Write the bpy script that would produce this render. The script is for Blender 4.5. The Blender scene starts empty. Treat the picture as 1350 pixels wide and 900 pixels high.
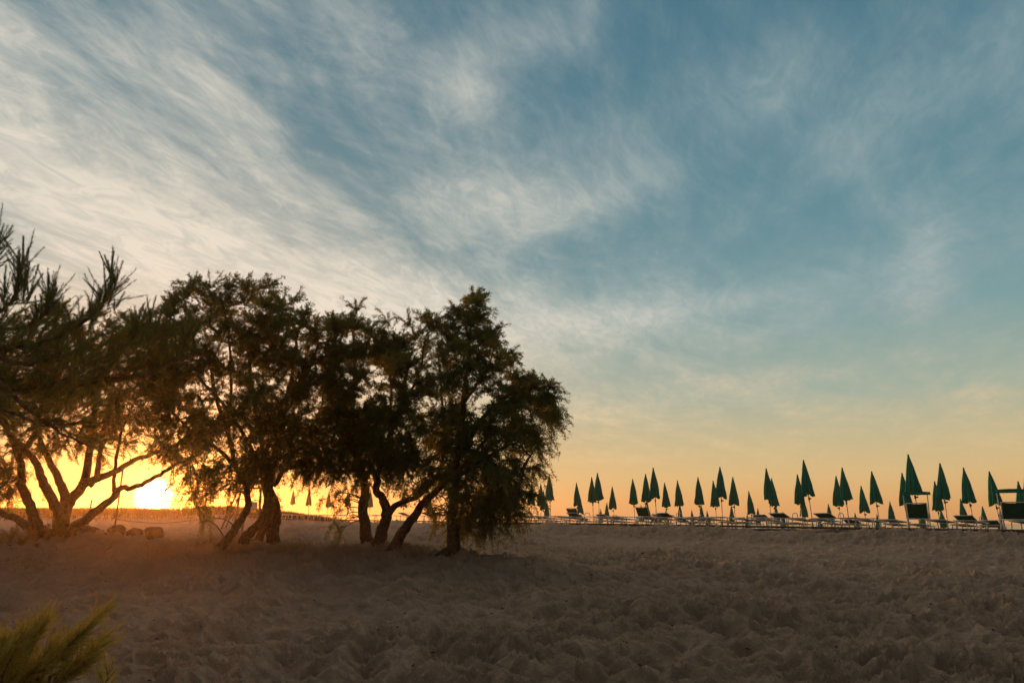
import bpy, math, random
import numpy as np
from mathutils import Vector, Euler

R = random.Random(7)
NR = np.random.default_rng(11)
scene = bpy.context.scene
COL = scene.collection
rad = math.radians

# ------------------------------------------------------------------ camera
CAM = np.array([0.0, 0.0, 1.5])
FPX = 900.0                       # focal length in pixels of a 1350 px wide frame (24 mm on 36 mm)
PITCH = math.atan(232 / 900)
cd = bpy.data.cameras.new('camera')
cd.lens = 24.0
cd.sensor_width = 36.0
cd.clip_start = 0.05
cd.clip_end = 60000
cd.dof.use_dof = True
cd.dof.focus_distance = 11
cd.dof.aperture_fstop = 2.8
cam = bpy.data.objects.new('camera', cd)
COL.objects.link(cam)
cam.location = CAM
cam.rotation_euler = (math.pi / 2 + PITCH, 0, 0)
scene.camera = cam


def ray(px, py):
    a = (px - 675) / FPX
    b = (450 - py) / FPX
    c, s = math.cos(PITCH), math.sin(PITCH)
    return np.array([a, c - b * s, s + b * c])


def at(px, py, depth):
    """World point seen at a photo pixel, at a given distance straight ahead (metres along y)."""
    r = ray(px, py)
    return CAM + r * (depth / r[1])


# ------------------------------------------------------------------ sun, sky, exposure
SD = ray(203, 655)
SD = SD / np.linalg.norm(SD)
SUN_EL = math.asin(SD[2])
SUN_AZ = math.atan2(SD[0], SD[1])
ld = bpy.data.lights.new('sun', 'SUN')
ld.energy = 5.0
ld.angle = rad(5.0)
ld.color = (1.0, 0.41, 0.10)
sun = bpy.data.objects.new('sun', ld)
COL.objects.link(sun)
sun.rotation_mode = 'QUATERNION'
sun.rotation_quaternion = Vector(SD).to_track_quat('Z', 'Y')
sun.location = (-40, 80, 30)

scene.view_settings.view_transform = 'Standard'
scene.view_settings.look = 'None'
scene.view_settings.exposure = 0.12
scene.view_settings.gamma = 1.0
scene.view_settings.use_curve_mapping = False
scene.cycles.use_denoising = True
scene.cycles.max_bounces = 8
scene.cycles.transparent_max_bounces = 8
scene.cycles.transmission_bounces = 4
scene.cycles.sample_clamp_indirect = 4.0
scene.cycles.sample_clamp_direct = 12.0


def lin(r, g, b):
    f = lambda v: (v / 255 / 12.92) if v <= 10 else ((v / 255 + 0.055) / 1.055) ** 2.4
    return (f(r), f(g), f(b), 1.0)


class NT:
    """Small helper to write node trees as expressions."""
    def __init__(self, tree):
        self.t = tree

    def n(self, typ, **kw):
        nd = self.t.nodes.new(typ)
        for k, v in kw.items():
            setattr(nd, k, v)
        return nd

    def put(self, sock, v):
        if isinstance(v, bpy.types.NodeSocket):
            self.t.links.new(v, sock)
        elif v is not None:
            sock.default_value = v

    def m(self, op, a, b=None, c=None, clamp=False):
        nd = self.n('ShaderNodeMath', operation=op, use_clamp=clamp)
        for i, v in enumerate((a, b, c)):
            self.put(nd.inputs[i], v)
        return nd.outputs[0]

    def vm(self, op, a, b=None, scale=None):
        nd = self.n('ShaderNodeVectorMath', operation=op)
        self.put(nd.inputs[0], a)
        if b is not None:
            self.put(nd.inputs[1], b)
        if scale is not None:
            self.put(nd.inputs['Scale'], scale)
        return nd.outputs['Value'] if op in ('DOT_PRODUCT', 'LENGTH', 'DISTANCE') else nd.outputs[0]

    def mix(self, f, a, b, blend='MIX'):
        nd = self.n('ShaderNodeMix', data_type='RGBA', blend_type=blend)
        self.put(nd.inputs[0], f)
        self.put(nd.inputs[6], a)
        self.put(nd.inputs[7], b)
        return nd.outputs[2]

    def smooth(self, v, lo, hi, t0=0.0, t1=1.0):
        nd = self.n('ShaderNodeMapRange', interpolation_type='SMOOTHSTEP')
        self.put(nd.inputs[0], v)
        nd.inputs[1].default_value = lo
        nd.inputs[2].default_value = hi
        nd.inputs[3].default_value = t0
        nd.inputs[4].default_value = t1
        return nd.outputs[0]

    def noise(self, vec, scale, detail=6, rough=0.55, dist=0.0, lac=2.0):
        nd = self.n('ShaderNodeTexNoise')
        self.put(nd.inputs['Vector'], vec)
        nd.inputs['Scale'].default_value = scale
        nd.inputs['Detail'].default_value = detail
        nd.inputs['Roughness'].default_value = rough
        nd.inputs['Lacunarity'].default_value = lac
        nd.inputs['Distortion'].default_value = dist
        return nd.outputs[0]

    def ramp(self, f, stops, interp='LINEAR'):
        nd = self.n('ShaderNodeValToRGB')
        cr = nd.color_ramp
        cr.interpolation = interp
        while len(cr.elements) < len(stops):
            cr.elements.new(0.5)
        for e, (p, c) in zip(cr.elements, stops):
            e.position = p
            e.color = c
        self.put(nd.inputs[0], f)
        return nd.outputs[0]

    def combine(self, x, y, z):
        nd = self.n('ShaderNodeCombineXYZ')
        for i, v in enumerate((x, y, z)):
            self.put(nd.inputs[i], v)
        return nd.outputs[0]


def build_world():
    w = bpy.data.worlds.new('World')
    scene.world = w
    w.use_nodes = True
    w.node_tree.nodes.clear()
    T = NT(w.node_tree)
    D = T.n('ShaderNodeTexCoord').outputs['Generated']
    sep = T.n('ShaderNodeSeparateXYZ')
    T.put(sep.inputs[0], D)
    dx, dy, dz = sep.outputs
    z = T.m('MAXIMUM', dz, 0.0)
    # clear sky by height, the dusk colours of the photograph
    base = T.ramp(z, [(0.0, lin(237, 174, 118)), (0.022, lin(236, 186, 122)), (0.055, lin(220, 189, 134)),
                      (0.10, lin(194, 184, 146)), (0.16, lin(156, 174, 160)), (0.26, lin(120, 157, 160)),
                      (0.36, lin(98, 141, 152)), (0.50, lin(79, 126, 142)), (0.68, lin(64, 111, 131)), (1.0, lin(44, 78, 104))])
    nish = T.n('ShaderNodeTexSky', sky_type='NISHITA', sun_disc=False)
    nish.sun_elevation = max(SUN_EL, rad(1.0))
    nish.sun_rotation = SUN_AZ
    nish.air_density = 1.0
    nish.dust_density = 1.5
    nsky = T.vm('SCALE', nish.outputs[0], scale=0.08)
    base = T.mix(0.06, base, nsky)
    # the sky is duller on the side away from the sun
    cosa = T.vm('DOT_PRODUCT', D, tuple(SD))
    side = T.smooth(cosa, -0.9, 0.75, 0.85, 1.0)
    base = T.vm('SCALE', base, scale=side)
    ang = T.m('ARCCOSINE', T.m('MINIMUM', T.m('MAXIMUM', cosa, -1.0), 1.0))
    # warm wash round the sun, flattened along the horizon
    wash = T.m('MULTIPLY', T.m('EXPONENT', T.m('MULTIPLY', ang, -3.2)), T.m('EXPONENT', T.m('MULTIPLY', z, -3.0)))
    base = T.mix(T.m('MULTIPLY', wash, 0.85, clamp=True), base, lin(248, 184, 100))
    # cirrus: streaks in a high flat layer
    den = T.m('ADD', z, 0.10)
    az0 = rad(17)
    ca, sa = math.cos(az0), math.sin(az0)
    gx = T.m('DIVIDE', dx, den)
    gy = T.m('DIVIDE', dy, den)
    along = T.m('ADD', T.m('MULTIPLY', gx, sa), T.m('MULTIPLY', gy, ca))
    across = T.m('SUBTRACT', T.m('MULTIPLY', gx, ca), T.m('MULTIPLY', gy, sa))
    P1 = T.combine(across, T.m('MULTIPLY', along, 0.62), 0.0)
    warp = T.n('ShaderNodeTexNoise')
    T.put(warp.inputs['Vector'], P1)
    warp.inputs['Scale'].default_value = 1.0
    warp.inputs['Detail'].default_value = 3
    wv = T.vm('SCALE', T.vm('SUBTRACT', warp.outputs['Color'], (0.5, 0.5, 0.5)), scale=0.46)
    P1w = T.vm('ADD', P1, wv)
    streak = T.noise(P1w, 2.7, 13, 0.70, 0.3)
    fine = T.noise(T.vm('MULTIPLY', P1w, (1.0, 0.55, 1.0)), 9.0, 10, 0.64, 0.2)
    fib = T.noise(T.vm('MULTIPLY', P1w, (1.0, 0.80, 1.0)), 15.0, 9, 0.68, 1.2)
    az1 = rad(48)
    cb, sb = math.cos(az1), math.sin(az1)
    al2 = T.m('ADD', T.m('MULTIPLY', gx, sb), T.m('MULTIPLY', gy, cb))
    ac2 = T.m('SUBTRACT', T.m('MULTIPLY', gx, cb), T.m('MULTIPLY', gy, sb))
    P2 = T.vm('ADD', T.combine(ac2, T.m('MULTIPLY', al2, 0.33), 3.7), wv)
    streak2 = T.noise(P2, 2.6, 13, 0.70, 0.2)
    # where the cloud lies thick: soft patches in azimuth and height
    az = T.m('ARCTAN2', dx, dy)
    el = T.m('ARCSINE', z)

    def patch(px, py, rx, ry, tilt, amp):
        r = ray(px, py)
        r = r / np.linalg.norm(r)
        a0, e0 = math.atan2(r[0], r[1]), math.asin(r[2])
        k = math.cos(e0)
        t = rad(tilt)
        da = T.m('MULTIPLY', T.m('SUBTRACT', az, a0), k)
        de = T.m('SUBTRACT', el, e0)
        u = T.m('DIVIDE', T.m('SUBTRACT', T.m('MULTIPLY', da, math.cos(t)), T.m('MULTIPLY', de, math.sin(t))), rx / 930)
        v = T.m('DIVIDE', T.m('ADD', T.m('MULTIPLY', da, math.sin(t)), T.m('MULTIPLY', de, math.cos(t))), ry / 930)
        d2 = T.m('ADD', T.m('MULTIPLY', u, u), T.m('MULTIPLY', v, v))
        return T.m('MULTIPLY', T.m('EXPONENT', T.m('MULTIPLY', d2, -1.0)), amp)

    def total(lst):
        s = None
        for p in lst:
            q = patch(*p)
            s = q if s is None else T.m('ADD', s, q)
        return s

    mA = total([(300, 345, 400, 80, 22, 0.31), (40, 340, 200, 90, 20, 0.13), (620, 430, 220, 55, 14, 0.26),
                (60, 120, 170, 100, 35, 0.09), (330, 190, 200, 60, 28, 0.07), (420, 260, 120, 40, 25, 0.05), (500, 85, 60, 40, 20, 0.10),
                (250, 480, 420, 70, 5, 0.16), (470, 20, 60, 30, 30, 0.08), (250, 60, 70, 40, 30, 0.08)])
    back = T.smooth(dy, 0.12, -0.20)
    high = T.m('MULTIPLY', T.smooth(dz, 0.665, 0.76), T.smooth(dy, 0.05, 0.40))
    mB = total([(640, 265, 100, 60, -8, 0.22), (790, 265, 150, 32, -20, 0.16), (620, 125, 70, 45, -20, 0.14),
                (760, 430, 150, 45, -4, 0.24), (1000, 390, 170, 20, -6, 0.18), (1140, 400, 170, 20, -10, 0.15), (1215, 370, 26, 70, 15, 0.20),
                (960, 130, 260, 60, -14, 0.17), (1250, 130, 240, 50, -16, 0.17), (1250, 300, 260, 60, -12, 0.10),
                (1000, 500, 200, 16, -3, 0.14), (800, 540, 120, 14, 0, 0.12), (1290, 520, 50, 9, 0, 0.2),
                (730, 30, 150, 40, -20, 0.18), (830, 605, 90, 6, -3, 0.10)])
    nA = T.m('ADD', T.m('MULTIPLY', streak, 0.62), T.m('MULTIPLY', fine, 0.38))
    cA = T.m('MULTIPLY', T.smooth(T.m('ADD', nA, mA), 0.42, 0.92), T.smooth(az, rad(18), rad(-10), 0.12, 1.0))
    cB = T.smooth(T.m('ADD', T.m('ADD', T.m('MULTIPLY', streak2, 0.66), T.m('MULTIPLY', fine, 0.34)), mB), 0.40, 0.98)
    cover = T.m('SUBTRACT', 1.0, T.m('MULTIPLY', T.m('SUBTRACT', 1.0, cA), T.m('SUBTRACT', 1.0, cB)))
    cover = T.m('MULTIPLY', cover, T.smooth(z, 0.015, 0.12))
    cover = T.m('MULTIPLY', cover, T.smooth(fib, 0.32, 0.68, 0.72, 1.14), clamp=True)
    # unseen cloud added to shape light on the sand: bright overhead, dull behind
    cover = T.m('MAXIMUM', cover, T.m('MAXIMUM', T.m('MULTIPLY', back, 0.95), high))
    near = T.smooth(cosa, 0.55, 0.97)
    ccol = T.mix(near, lin(158, 172, 172), lin(226, 217, 200))
    ccol = T.mix(T.smooth(z, 0.05, 0.3), lin(240, 205, 150), ccol)
    ccol = T.vm('SCALE', ccol, scale=side)
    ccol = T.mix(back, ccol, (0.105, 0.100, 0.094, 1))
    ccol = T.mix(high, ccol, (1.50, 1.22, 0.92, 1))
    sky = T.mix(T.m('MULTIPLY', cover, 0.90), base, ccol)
    # aureole and disc of the low sun
    g1 = T.m('MULTIPLY', T.m('EXPONENT', T.m('MULTIPLY', ang, -1 / rad(2.2))), 1.6)
    g2 = T.m('MULTIPLY', T.m('EXPONENT', T.m('MULTIPLY', ang, -1 / rad(7.0))), 0.55)
    dsk = T.m('MULTIPLY', T.smooth(ang, rad(0.35), rad(1.5), 1.0, 0.0), 10.0)
    sky = T.vm('ADD', sky, T.vm('SCALE', (1.0, 0.56, 0.10), scale=g1))
    sky = T.vm('ADD', sky, T.vm('SCALE', (1.0, 0.48, 0.10), scale=g2))
    sky = T.vm('ADD', sky, T.vm('SCALE', (1.0, 0.86, 0.55), scale=dsk))
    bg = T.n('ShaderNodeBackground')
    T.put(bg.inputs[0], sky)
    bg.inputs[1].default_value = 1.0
    out = T.n('ShaderNodeOutputWorld')
    w.node_tree.links.new(bg.outputs[0], out.inputs[0])
    w.cycles.sampling_method = 'MANUAL'
    w.cycles.sample_map_resolution = 1024


build_world()


# ------------------------------------------------------------------ helpers
class MB:
    """Collects vertices and quads and links them as one mesh object."""
    def __init__(self):
        self.v, self.f, self.n = [], [], 0

    def add(self, v, f):
        v = np.asarray(v, dtype=np.float64).reshape(-1, 3)
        f = np.asarray(f, dtype=np.int64).reshape(-1, 4)
        self.v.append(v)
        self.f.append(f + self.n)
        self.n += len(v)

    def tube(self, pts, radii, sides=6, cap=True, rough=0.0):
        pts = np.asarray(pts, float)
        n = len(pts)
        radii = np.broadcast_to(np.asarray(radii, float), (n,))
        tan = np.gradient(pts, axis=0)
        tan /= np.linalg.norm(tan, axis=1)[:, None] + 1e-12
        ref = np.array([0.0, 0.0, 1.0]) if abs(tan[:, 2]).mean() < 0.85 else np.array([0.0, 1.0, 0.0])
        a = np.cross(tan, ref)
        a /= np.linalg.norm(a, axis=1)[:, None] + 1e-12
        b = np.cross(tan, a)
        th = np.linspace(0, 2 * np.pi, sides, endpoint=False)
        rr = radii[:, None, None]
        if rough:
            lobes = 1 + rough * (np.sin(th * 2 + 1.3)[None, :] * 0.6 + np.sin(th * 3 + np.arange(n)[:, None] * 0.45) * 0.6
                                 + NR.normal(0, 0.35, (n, sides)))
            rr = rr * lobes[:, :, None]
        v = pts[:, None, :] + rr * (np.cos(th)[None, :, None] * a[:, None, :] + np.sin(th)[None, :, None] * b[:, None, :])
        i = np.arange(n - 1)[:, None] * sides
        j = np.arange(sides)[None, :]
        jn = (j + 1) % sides
        f = np.stack([i + j, i + jn, i + sides + jn, i + sides + j], -1).reshape(-1, 4)
        v = v.reshape(-1, 3)
        if cap and sides >= 4:
            extra = []
            for row, rev in ((0, True), (n - 1, False)):
                for k in range(1, sides - 1, 2):
                    q = [row * sides, row * sides + k, row * sides + k + 1, row * sides + (k + 2) % sides]
                    if q[3] == q[0]:
                        continue
                    extra.append(q if not rev else q[::-1])
            if extra:
                f = np.vstack([f, extra])
        self.add(v, f)

    def box(self, c, s, rot=None):
        c = np.asarray(c, float)
        h = np.asarray(s, float) / 2
        v = np.array([[x, y, z] for x in (-1, 1) for y in (-1, 1) for z in (-1, 1)]) * h
        if rot is not None:
            v = v @ np.array(rot).T
        f = [[0, 1, 3, 2], [4, 6, 7, 5], [0, 4, 5, 1], [2, 3, 7, 6], [0, 2, 6, 4], [1, 5, 7, 3]]
        self.add(v + c, f)

    def mesh(self, name, mat, smooth=True):
        V = np.vstack(self.v)
        F = np.vstack(self.f)
        me = bpy.data.meshes.new(name)
        me.vertices.add(len(V))
        me.vertices.foreach_set('co', V.astype(np.float32).ravel())
        me.loops.add(F.size)
        me.loops.foreach_set('vertex_index', F.astype(np.int32).ravel())
        me.polygons.add(len(F))
        me.polygons.foreach_set('loop_start', np.arange(0, F.size, 4, dtype=np.int32))
        if smooth:
            me.polygons.foreach_set('use_smooth', np.ones(len(F), dtype=bool))
        else:
            me.polygons.foreach_set('use_smooth', np.zeros(len(F), dtype=bool))
        me.update()
        me.validate()
        me.materials.append(mat)
        return me

    def build(self, name, mat, parent=None, smooth=True):
        o = bpy.data.objects.new(name, self.mesh(name, mat, smooth))
        COL.objects.link(o)
        if parent is not None:
            o.parent = parent
        return o


def tag(o, label=None, cat=None, group=None, kind=None):
    if label:
        o['label'] = label
    if cat:
        o['category'] = cat
    if group:
        o['group'] = group
    if kind:
        o['kind'] = kind
    return o


def empty(name, loc=(0, 0, 0), rz=0.0):
    o = bpy.data.objects.new(name, None)
    o.empty_display_size = 0.2
    o.location = loc
    o.rotation_euler = (0, 0, rz)
    COL.objects.link(o)
    return o


KIDS = {}


def kids(o):
    return KIDS.get(o.name, [])


def adopt(o, parent):
    o.parent = parent
    KIDS.setdefault(parent.name, []).append(o)
    return o


def copy_tree(o, parent=None):
    c = o.copy()
    COL.objects.link(c)
    if parent is not None:
        adopt(c, parent)
    for k in kids(o):
        copy_tree(k, c)
    return c


ORD = ['first', 'second', 'third', 'fourth', 'fifth', 'sixth', 'seventh', 'eighth', 'ninth', 'tenth', 'eleventh', 'twelfth',
       'thirteenth', 'fourteenth', 'fifteenth', 'sixteenth', 'seventeenth', 'eighteenth', 'nineteenth']
TENS = ['twenty', 'thirty', 'forty', 'fifty', 'sixty', 'seventy']
TENTH = ['twentieth', 'thirtieth', 'fortieth', 'fiftieth', 'sixtieth', 'seventieth']


def ordinal(i):
    if i < 19:
        return ORD[i]
    k = i + 1
    t, u = divmod(k, 10)
    return TENTH[t - 2] if u == 0 else TENS[t - 2] + '-' + ORD[u - 1]


# ------------------------------------------------------------------ materials
def material(name, col, col2=None, scale=8.0, rough=0.7, detail=5, bump=0.0, bscale=40.0, metal=0.0, transl=None, spec=0.3, coords='Object', contrast=(0.35, 0.65)):
    m = bpy.data.materials.new(name)
    m.use_nodes = True
    m.node_tree.nodes.clear()
    T = NT(m.node_tree)
    P = T.n('ShaderNodeTexCoord').outputs[coords]
    p = T.n('ShaderNodeBsdfPrincipled')
    p.inputs['Roughness'].default_value = rough
    p.inputs['Metallic'].default_value = metal
    p.inputs['Specular IOR Level'].default_value = spec
    c = (*col, 1.0)
    if col2 is not None:
        f = T.smooth(T.noise(P, scale, detail, 0.6), contrast[0], contrast[1])
        c = T.mix(f, c, (*col2, 1.0))
    T.put(p.inputs['Base Color'], c)
    if bump:
        b = T.n('ShaderNodeBump')
        b.inputs['Strength'].default_value = 1.0
        b.inputs['Distance'].default_value = bump
        T.put(b.inputs['Height'], T.noise(P, bscale, 6, 0.65))
        T.put(p.inputs['Normal'], b.outputs[0])
    sh = p.outputs[0]
    if transl is not None:
        k, tc = transl
        tr = T.n('ShaderNodeBsdfTranslucent')
        if tc is None:
            T.put(tr.inputs[0], c)
        else:
            tr.inputs[0].default_value = (*tc, 1.0)
        mx = T.n('ShaderNodeMixShader')
        mx.inputs[0].default_value = k
        T.t.links.new(sh, mx.inputs[1])
        T.t.links.new(tr.outputs[0], mx.inputs[2])
        sh = mx.outputs[0]
    out = T.n('ShaderNodeOutputMaterial')
    T.t.links.new(sh, out.inputs[0])
    return m


def sand_material():
    m = bpy.data.materials.new('sand')
    m.use_nodes = True
    m.node_tree.nodes.clear()
    T = NT(m.node_tree)
    P = T.n('ShaderNodeTexCoord').outputs['Object']
    big = T.smooth(T.noise(P, 0.35, 5, 0.6), 0.35, 0.68)
    mid = T.smooth(T.noise(P, 5.0, 6, 0.65), 0.35, 0.70)
    c = T.mix(big, (0.46, 0.32, 0.212, 1), (0.54, 0.385, 0.26, 1))
    c = T.mix(T.m('MULTIPLY', mid, 0.35), c, (0.37, 0.265, 0.18, 1))
    grain = T.noise(P, 150.0, 4, 0.75)
    c = T.mix(T.smooth(grain, 0.40, 0.66), T.mix(0.55, c, (0.15, 0.11, 0.078, 1)), T.mix(0.5, c, (0.48, 0.40, 0.31, 1)))
    # scattered dark crumbs of wood and weed
    crumbs = T.smooth(T.noise(P, 34.0, 2, 0.5), 0.735, 0.77)
    c = T.mix(T.m('MULTIPLY', crumbs, 0.8), c, (0.05, 0.038, 0.028, 1))
    p = T.n('ShaderNodeBsdfPrincipled')
    T.put(p.inputs['Base Color'], c)
    p.inputs['Roughness'].default_value = 0.95
    p.inputs['Specular IOR Level'].default_value = 0.1
    h = T.m('ADD', T.m('MULTIPLY', T.noise(P, 9.0, 8, 0.70), 0.09), T.m('MULTIPLY', T.noise(P, 55.0, 6, 0.75), 0.018))
    b = T.n('ShaderNodeBump')
    b.inputs['Strength'].default_value = 0.9
    b.inputs['Distance'].default_value = 1.0
    T.put(b.inputs['Height'], h)
    T.put(p.inputs['Normal'], b.outputs[0])
    out = T.n('ShaderNodeOutputMaterial')
    T.t.links.new(p.outputs[0], out.inputs[0])
    return m


def sea_material():
    m = bpy.data.materials.new('sea_water')
    m.use_nodes = True
    m.node_tree.nodes.clear()
    T = NT(m.node_tree)
    P = T.n('ShaderNodeTexCoord').outputs['Object']
    p = T.n('ShaderNodeBsdfPrincipled')
    p.inputs['Base Color'].default_value = (0.02, 0.05, 0.06, 1)
    p.inputs['Roughness'].default_value = 0.12
    p.inputs['IOR'].default_value = 1.33
    b = T.n('ShaderNodeBump')
    b.inputs['Strength'].default_value = 0.5
    b.inputs['Distance'].default_value = 0.3
    T.put(b.inputs['Height'], T.noise(P, 0.5, 6, 0.6))
    T.put(p.inputs['Normal'], b.outputs[0])
    out = T.n('ShaderNodeOutputMaterial')
    T.t.links.new(p.outputs[0], out.inputs[0])
    return m


M_SAND = sand_material()
M_SEA = sea_material()
M_BARK = material('bark', (0.060, 0.042, 0.030), (0.13, 0.095, 0.068), 18, 0.92, bump=0.03, bscale=26)
M_PINEBARK = material('pine_bark', (0.085, 0.062, 0.045), (0.16, 0.12, 0.09), 22, 0.92, bump=0.012, bscale=60)
M_LEAF = material('tamarisk_leaf', (0.088, 0.145, 0.042), (0.150, 0.215, 0.068), 1.6, 0.75, transl=(0.48, (0.24, 0.21, 0.055)), spec=0.1)
M_NEEDLE = material('pine_needle', (0.105, 0.155, 0.032), (0.185, 0.235, 0.056), 2.5, 0.6, transl=(0.35, (0.15, 0.17, 0.04)), spec=0.2)
M_SHRUB = material('shrub_needle', (0.30, 0.28, 0.045), (0.46, 0.40, 0.08), 6, 0.65, transl=(0.45, (0.50, 0.42, 0.08)), spec=0.15)
M_DRY = material('dry_grass', (0.20, 0.145, 0.06), (0.34, 0.25, 0.11), 5, 0.8, transl=(0.4, (0.34, 0.24, 0.09)), spec=0.1)
M_DUNEGRASS = material('dune_grass', (0.028, 0.024, 0.012), (0.06, 0.048, 0.022), 0.8, 0.8, transl=(0.15, (0.12, 0.08, 0.03)), spec=0.1)
M_CANOPY = material('green_canvas', (0.005, 0.250, 0.175), (0.007, 0.320, 0.225), 9, 0.85, bump=0.006, bscale=30, transl=(0.30, (0.004, 0.20, 0.15)), spec=0.1)
M_SLING = material('green_sling', (0.008, 0.080, 0.052), (0.010, 0.115, 0.075), 12, 0.8, transl=(0.35, (0.008, 0.20, 0.13)), spec=0.15)
M_WHITE = material('white_enamel', (0.66, 0.64, 0.60), (0.80, 0.79, 0.76), 6, 0.4)
M_POLE = material('pole_metal', (0.42, 0.40, 0.37), (0.58, 0.56, 0.52), 5, 0.4, metal=0.3)
M_DARK = material('dark_fitting', (0.030, 0.030, 0.030), (0.06, 0.058, 0.055), 20, 0.5)
M_WOOD = material('weathered_wood', (0.13, 0.095, 0.068), (0.24, 0.185, 0.14), 9, 0.85, bump=0.006, bscale=30)
M_DARKWOOD = material('dark_timber', (0.035, 0.027, 0.021), (0.075, 0.056, 0.042), 7, 0.85, bump=0.006, bscale=30)
M_ROCK = material('rock', (0.035, 0.03, 0.025), (0.09, 0.075, 0.06), 5, 0.9, bump=0.03, bscale=9)
M_DUNE = material('dune_soil', (0.10, 0.080, 0.045), (0.19, 0.15, 0.09), 0.7, 0.95, bump=0.05, bscale=3)
M_NET = material('net_cord', (0.10, 0.09, 0.07), (0.16, 0.14, 0.11), 9, 0.8)


# ------------------------------------------------------------------ noise in numpy
def hash2(ix, iy, seed):
    h = (ix.astype(np.int64) * 374761393 + iy.astype(np.int64) * 668265263 + seed * 1442695041) & 0xFFFFFFFF
    h = ((h ^ (h >> 13)) * 1274126177) & 0xFFFFFFFF
    h = ((h ^ (h >> 16)) * 2246822519) & 0xFFFFFFFF
    h = h ^ (h >> 15)
    return (h & 0xFFFFFF) / float(0x1000000)


def vnoise(x, y, seed=0):
    ix, iy = np.floor(x), np.floor(y)
    fx, fy = x - ix, y - iy
    fx = fx * fx * fx * (fx * (fx * 6 - 15) + 10)
    fy = fy * fy * fy * (fy * (fy * 6 - 15) + 10)
    a = hash2(ix, iy, seed)
    b = hash2(ix + 1, iy, seed)
    c = hash2(ix, iy + 1, seed)
    d = hash2(ix + 1, iy + 1, seed)
    return (a * (1 - fx) + b * fx) * (1 - fy) + (c * (1 - fx) + d * fx) * fy - 0.5


def fbm(x, y, seed=0, octv=4, gain=0.5):
    s, a = 0, 1.0
    for k in range(octv):
        s = s + a * vnoise(x * 2 ** k + 17.3 * k, y * 2 ** k - 9.1 * k, seed + k)
        a *= gain
    return s


def dimples(x, y, seed):
    """Distance to the nearest scattered point: bowls with crests between them, as of trodden sand."""
    ix, iy = np.floor(x), np.floor(y)
    f1 = np.full(x.shape, 9.0)
    f2 = np.full(x.shape, 9.0)
    for ox in (-1, 0, 1):
        for oy in (-1, 0, 1):
            cx, cy = ix + ox, iy + oy
            px = cx + hash2(cx, cy, seed)
            py = cy + hash2(cx, cy, seed + 91)
            d = (px - x) ** 2 + (py - y) ** 2
            f2 = np.minimum(f2, np.maximum(f1, d))
            f1 = np.minimum(f1, d)
    return f1, f2


def sst(a, b, x):
    t = np.clip((x - a) / (b - a), 0, 1)
    return t * t * (3 - 2 * t)


S2 = math.sqrt(0.5)


def uv(x, y):
    return (x + y) * S2, (y - x) * S2


def terrace(v):
    return 1.10 + 0.0055 * np.clip(v - 8, -20, 52)


def ground(x, y):
    """Height of the beach without footprints."""
    x = np.asarray(x, float)
    y = np.asarray(y, float)
    u, v = uv(x, y)
    front = np.interp(y, [-40, 2, 7, 12, 20, 31, 60, 120], [-0.25, -0.12, 0.0, 0.27, 0.60, 0.76, 0.98, 1.2])
    front = front + 0.20 * sst(2, -8, x) * sst(10, 20, y)
    front = front + 0.30 * np.exp(-((x + 3.6) / 5.5) ** 2 - ((y - 15.2) / 2.6) ** 2)
    front = front + 0.36 * np.exp(-((x + 11.5) / 5.0) ** 2 - ((y - 17.3) / 3.0) ** 2)
    zt = terrace(v)
    sea = zt - 0.052 * np.maximum(u - 29.5, 0)
    k = sst(24.3, 26.9, u)
    h = front * (1 - k) + sea * k
    # the low dune that closes the view under the sun
    d = np.exp(-((y - 66 - 0.25 * (x + 38)) / 9.0) ** 2) * sst(-16, -26, x)
    return np.maximum(h + 0.75 * d, -5.0)


def relief(x, y):
    u, v = uv(x, y)
    r = np.hypot(x, y)
    wx = x + 0.17 * fbm(x * 1.7, y * 1.7, 40, 3)
    wy = y + 0.17 * fbm(x * 1.7, y * 1.7, 60, 3)
    a1, a2 = dimples(wx / 0.36, wy / 0.27, 5)
    b1, b2 = dimples(wx / 0.22 + 3.3, wy / 0.19, 15)
    c1, c2 = dimples(wx / 0.90 - 7.1, wy / 0.75 + 2.2, 25)
    cr = lambda f1: 0.36 * (1 - np.exp(-3.6 * f1))
    rim = lambda f1, f2: np.exp(-(np.sqrt(f2) - np.sqrt(f1)) * 9.0)
    wgt = 0.5 + 1.0 * np.clip(fbm(x * 0.6, y * 0.6, 71, 2) + 0.5, 0, 1)
    h = 0.40 * cr(a1) * wgt + 0.045 * rim(a1, a2) * wgt
    h = h + 0.08 * cr(b1) + 0.010 * rim(b1, b2) + 0.18 * cr(c1)
    h = h + 0.24 * fbm(x * 0.42, y * 0.42, 80, 3) + 0.06 * fbm(x * 4.0, y * 4.0, 90, 3)
    # calmer sand: on the deck of the sunbeds, and on the wind-blown strip before the bank
    calm = 1 - 0.75 * sst(25.8, 27.0, u)
    strip = sst(15.5, 19.5, u) * (1 - sst(22.5, 24.5, u)) * sst(-1, 3, x)
    calm = calm * (1 - 0.45 * strip)
    # slanting rake marks on the face of the bank
    bank = sst(24.0, 24.9, u) * (1 - sst(26.2, 27.0, u))
    rake = np.abs(np.mod((v * 0.9 + u * 0.8) / 0.75 + 0.8 * fbm(v * 0.5, u * 0.5, 33, 2), 1.0) - 0.5)
    h = h * calm + bank * 0.12 * (rake - 0.25)
    far = 1 - 0.85 * sst(35, 80, r)
    return 1.15 * h * far - 0.13


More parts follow.
